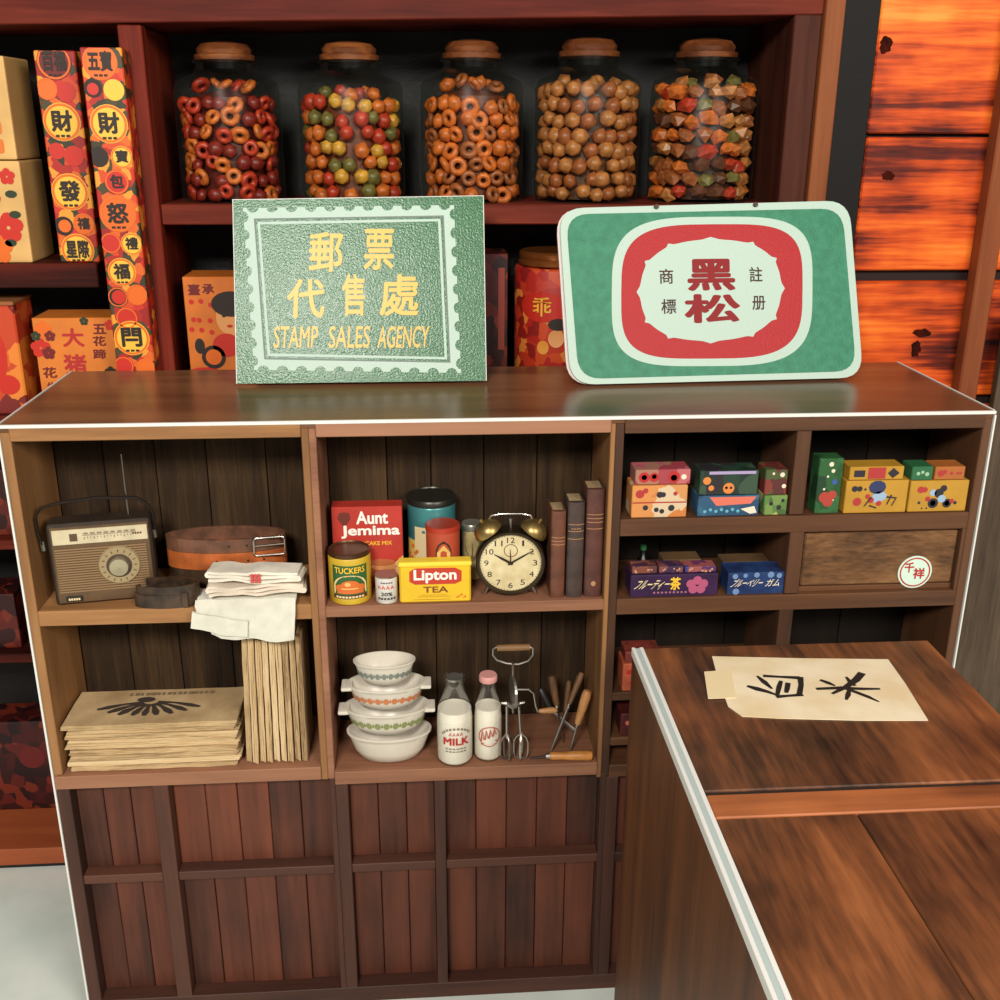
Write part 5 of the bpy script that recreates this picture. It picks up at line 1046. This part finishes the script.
t = thing('snack_carton', 'red and gold carton at the left edge of the low wall shelf', 'carton', T(Xr - .1, Y, SH_C + .0005), 'cartons on the low wall shelf'); box('carton', -.1, .1, 0, .1, 0, hq, P_RG, t, .003); box('lid', -.101, .101, -.001, .101, hq, hq + .008, OCHS, t, .002)
print2d('fish_print', merge2d([fill2d([disc(.055, hq * .55, .02, 14, .05)]), fill2d([disc(.07, hq * .28, .022, 14, .02)])]), front(0, .0008), REDP, t)
# red packs lower on the left, deep shade painted into their dark inks
P_DK = printed('dark red pack print', [(70, 13, 10), (96, 24, 15), (52, 9, 8), (120, 40, 20), (36, 6, 6)], 40, seedv=15)
for (zz, xr_, yt_, lb) in ((ZS2, 22, 594, 'dark red pack on the second lowest wall shelf at the left'), (.055, 41, 682, 'dark red pack standing on the bottom board of the wall shelf'), (ZS1, 14, 470, 'dark red pack on the middle wall shelf at the far left')):
    Yk = YB + .03; Xr = bx(xr_, Yk, zz); hq = at(xr_ - 10, yt_, Yk).z - zz
    if zz == .055: Yk = YB + .14; hq = .24; Xr = bx(66, Yk, zz)
    t = thing('paper_pack', lb, 'pack', T(Xr - .08, Yk, zz + .0005), 'dark red packs'); box('wrapper', -.08, .08, 0, .09, 0, hq, P_DK, t, .004, 2)
    print2d('pack_label', fill2d([disc(.02, hq * .6, .03, 18)]), front(0), MAR, t)
# boxes behind the signs
t, w_, h = pack('picture_box', 'orange box with a child portrait left of the stamp sign', 'box', 193, 258, 277, YB + .012, SH_D, .10, mat('orange portrait box', (220, 118, 36), .55, var=.1, vscale=18)); Mc = t.matrix_basis.copy()
lt(Mc, '臺', 188, 284, 200, 295, MAR, t, .03); lt(Mc, '承', 202, 284, 214, 294, MAR, t, .03)
def pxdisc(M, px, py, rx, ry, n=20): p = pl(px, py, M, 1, 0); k = pl(px + 10, py, M, 1, 0).x - p.x; return disc(p.x, p.z, rx * k / 10, n, ry * k / 10)
SKIN = mat('portrait skin print', (226, 156, 92), .6)
for nm, a_, m_, e in (('portrait_face', (232, 318, 16, 18), SKIN, .0006), ('portrait_hair', (231, 304, 20, 13), DKP, .0009), ('portrait_cheek', (227, 345, 14, 12), REDP, .0012), ('wheel_print', (214, 357, 12, 12), DKP, .0012), ('wheel_hub', (214, 357, 8, 8), ORP, .0015), ('leaf_print', (200, 346, 5, 8), DKP, .0009), ('leaf_print', (205, 372, 16, 5), REDP, .0009), ('eye_print', (224, 316, 2, 1.2), DKP, .0012), ('mouth_print', (230, 326, 3, 1.6), REDP, .0012)):
    print2d(nm, fill2d([pxdisc(Mc, *a_)]), front(0, e), m_, t)
for i in range(9): print2d('blossom_print', fill2d([pxdisc(Mc, 192 + (i % 3) * 9 + random.uniform(-2, 2), 304 + (i // 3) * 14 + random.uniform(-3, 3), 2.6, 2.6)]), front(0, .0007), REDP, t)
t, w_, h = pack('picture_box', 'dark red box seen between the two signs', 'box', 456, 507, 254, YB + .03, SH_D, .10, P_DK)
dp(t, w_, h, 'pale_stripe', [rect(.82, .3, .94, .9)], mat('pack dull pink', (150, 62, 44), .6))
P_CAN = printed('red candy print', [(176, 34, 22), (206, 74, 28), (140, 24, 18), (222, 130, 50), (190, 52, 26)], 44, seedv=18)
t, R_, h = can('snack_jar', 'round red snack jar with a yellow character, beside the rounded sign', 'jar', 514, 592, 258, YB + .075, SH_D, P_CAN, n=40)
obj('lid', lathe([(R_ * .8, h), (R_ * .92, h + .004), (R_ * .92, h + .010), (R_ * .88, h + .014), (R_ * .9, h + .018), (R_ * .9, h + .026), (R_ * .84, h + .030), (0, h + .030)], 36), mat('copper lid', (150, 86, 40), .3, .6), t, smooth=True)
Mc = t.matrix_basis.copy()
def cyl(px, py):   # pixel on the front of the jar -> (arc, height)
    p = pl(px, py, Mc, 1, -R_ * .9); return math.asin(max(-.95, min(.95, p.x / R_))) * R_, p.z
u_, v_ = cyl(542, 307)
print2d('red_label', fill2d([[(u_ + .045 * math.cos(a) * 1.1, v_ + .03 * math.sin(a)) for a in [i * math.pi / 10 for i in range(20)]]]), around(R_, .001), REDP, t)
lettering('乖', (u_ - .019, v_ - .018, u_ + .019, v_ + .020), around(R_, .0022), YLP, t, .01)
for nm, px, py, rx, ry, m_, e in (('portrait_face', 556, 338, .016, .018, SKIN, .0016), ('portrait_hair', 558, 324, .020, .012, DKP, .002), ('arm_print', 543, 347, .012, .014, mat('poster ochre', (228, 150, 52), .55), .0018)):
    u_, v_ = cyl(px, py); print2d(nm, fill2d([disc(u_, v_, rx, 18, ry)]), around(R_, e), m_, t)

# ---- sweet jars
JG = glass('jar glass', (236, 240, 234), .0)
LIDM = wood('turned wooden lid', [(54, 26, 13), (104, 56, 28), (150, 90, 46)], 'X', scale=14, jitter=.1, rough=.35)
def cand_ring():
    bm = bmesh.new(); n, k = 10, 5; V = [[bm.verts.new(((.0088 + .0052 * math.cos(2 * math.pi * j / k)) * math.cos(2 * math.pi * i / n), (.0088 + .0052 * math.cos(2 * math.pi * j / k)) * math.sin(2 * math.pi * i / n), .0052 * math.sin(2 * math.pi * j / k))) for j in range(k)] for i in range(n)]
    for i in range(n):
        for j in range(k): bm.faces.new((V[i][j], V[(i + 1) % n][j], V[(i + 1) % n][(j + 1) % k], V[i][(j + 1) % k]))
    return bm
def cand_lump(sx, sy, sz, jit, sd):
    rnd = random.Random(sd); bm = bmesh.new(); bmesh.ops.create_icosphere(bm, subdivisions=1, radius=.0135)
    for v in bm.verts: v.co = Vector((v.co.x * sx, v.co.y * sy, v.co.z * sz)) * (1 + rnd.uniform(-jit, jit))
    return bm
def mesh_of(bm, name, m, smooth=True):
    me = bpy.data.meshes.new(name); bm.normal_update(); bm.to_mesh(me); bm.free(); me.materials.append(m)
    for p in me.polygons: p.use_smooth = smooth
    return me
def cmat(n, c): return mat('candy ' + n, c, .38, var=.25, vscale=90)
C_R, C_O, C_Y, C_G, C_B, C_T, C_D = cmat('red', (206, 64, 38)), cmat('orange', (232, 120, 48)), cmat('yellow', (236, 172, 64)), cmat('green', (128, 116, 58)), cmat('brown', (178, 98, 52)), cmat('tan', (206, 130, 70)), cmat('dark brown', (110, 62, 38))
kinds = [
    ('ring sweet', [mesh_of(cand_ring(), 'ring_sweet', m_) for m_ in (C_R, C_O, C_R)] + [mesh_of(cand_lump(1, .9, .7, .15, 1), 'ring_sweet', cmat('deep red', (150, 44, 34)))], 'ring_sweet'),
    ('round fruit sweet', [mesh_of(cand_lump(.95, .95, .9, .06, 10 + i), 'fruit_sweet', m_) for i, m_ in enumerate((C_R, C_O, C_Y, C_O, C_G, C_R))], 'fruit_sweet'),
    ('ring cracker', [mesh_of(cand_ring(), 'ring_cracker', m_) for m_ in (C_O, C_B)] + [mesh_of(cand_lump(1, 1, .75, .12, 20), 'ring_cracker', C_O)], 'ring_cracker'),
    ('nut cracker', [mesh_of(cand_lump(1, 1, .95, .10, 30 + i), 'nut_cracker', m_) for i, m_ in enumerate((C_T, C_B, C_T))], 'nut_cracker'),
    ('wrapped sweet', [mesh_of(cand_lump(1.25, .9, .85, .22, 40 + i), 'wrapped_sweet', m_, False) for i, m_ in enumerate((C_O, C_T, C_B, C_D, C_O, C_T, C_R, C_G))], 'wrapped_sweet')]
jars = ((230, 178, 282, 42, 'leftmost tall glass sweet jar full of red and orange rings'), (352, 300, 404, 42, 'second glass sweet jar from the left, full of mixed fruit sweets'), (472, 422, 524, 40, 'middle glass sweet jar full of orange-brown ring crackers'), (587, 536, 640, 38, 'fourth glass sweet jar, full of tan nut crackers'), (702, 650, 754, 39, 'rightmost glass sweet jar full of wrapped chunky sweets'))
rnd = random.Random(5)
WHICH = ['leftmost jar', 'second jar', 'middle jar', 'fourth jar', 'rightmost jar']
ORD = 'first second third fourth fifth sixth seventh eighth ninth tenth eleventh twelfth thirteenth fourteenth fifteenth sixteenth'.split()
for ji, (pc, xl_, xr_, yt_, lb) in enumerate(jars):
    Yc = YB + .11; Xc = at(pc, 130, Yc).x; R_ = (at(xr_, 130, Yc).x - at(xl_, 130, Yc).x) / 2; H_ = at(pc, yt_, Yc).z - SH_B
    t = thing('sweet_jar', lb, 'jar', T(Xc, Yc, SH_B + .0005), 'glass sweet jars')
    hb = H_ * .70
    obj('glass', lathe([(0, 0), (R_ * .94, 0), (R_, .008), (R_, hb), (R_ * .94, hb + .016), (R_ * .62, H_ * .80), (R_ * .55, H_ * .83), (R_ * .55, H_ * .88)], 40), JG, t, smooth=True)
    obj('neck_ring', lathe([(R_ * .50, H_ * .865), (R_ * .60, H_ * .868), (R_ * .60, H_ * .885), (R_ * .50, H_ * .89)], 32), JG, t, smooth=True)
    obj('lid', lathe([(0, H_ * .885), (R_ * .56, H_ * .885), (R_ * .57, H_ * .915), (R_ * .50, H_ * .925), (R_ * .52, H_ * .95), (R_ * .44, H_ * .985), (R_ * .2, H_), (0, H_)], 36), LIDM, t, smooth=True)
    noun, meshes, nm = kinds[ji]; fill = hb + (.002 if ji != 1 else -.012); s_ = .0335; row = 0; z = .018
    core = obj('sweet_heap', lathe([(0, .004), (R_ - s_ * .95, .004), (R_ - s_ * .95, fill - .016), (R_ * .3, fill - .006), (0, fill - .002)], 20), cmat('heap %d' % ji, ((96, 30, 20), (120, 54, 26), (110, 52, 24), (96, 56, 30), (70, 36, 22))[ji]), None, M=T(Xc, Yc, SH_B + .002), smooth=True)
    core['kind'] = 'stuff'; core['label'] = 'inner heap of ' + nm.replace('_', ' ') + 's in the ' + WHICH[ji]; core['category'] = 'sweets'
    rows = []
    while z < fill - .006:
        rad = R_ - s_ * .55 - .001; n = int(2 * math.pi * rad / (s_ * .92)); rows.append([])
        for i in range(n):
            a = 2 * math.pi * (i + (row % 2) * .5) / n + rnd.uniform(-.09, .09)
            if math.sin(a) > .3: continue                     # the far side of the heap is never seen
            rows[-1].append(((Xc + rad * math.cos(a), Yc + rad * math.sin(a), SH_B + z + rnd.uniform(-.005, .005)), RZ(a + math.pi / 2 + rnd.uniform(-.5, .5)) @ RX(math.pi / 2 + rnd.uniform(-.6, .6)) @ RY(rnd.uniform(-.5, .5))))
        z += s_ * .80; row += 1
    rows.append([])
    for i in range(7):
        a = i * 2.4; r_ = R_ * .60 * math.sqrt((i + .5) / 7)
        rows[-1].append(((Xc + r_ * math.cos(a), Yc + r_ * math.sin(a), SH_B + fill + .005 + rnd.uniform(0, .012) - (r_ / R_) * .008), RX(rnd.uniform(-.9, .9)) @ RY(rnd.uniform(-.9, .9))))
    for ri, rw in enumerate(rows):
        for ci, (p, Rm) in enumerate(sorted(rw, key=lambda q_: q_[0][0])):
            me = rnd.choice(meshes); o = obm(nm, me, None, None, Matrix.Translation(p) @ Rm @ Matrix.Scale(rnd.uniform(1.12, 1.42), 4))
            colr = me.materials[0].name.replace('candy ', '')
            tag(o, f'{colr} {noun} in the {WHICH[ji]}, {"top layer" if ri == len(rows) - 1 else ORD[ri] + " row up"}, {ORD[ci]} from left', 'sweet', nm.replace('_', ' ') + 's in the ' + WHICH[ji])
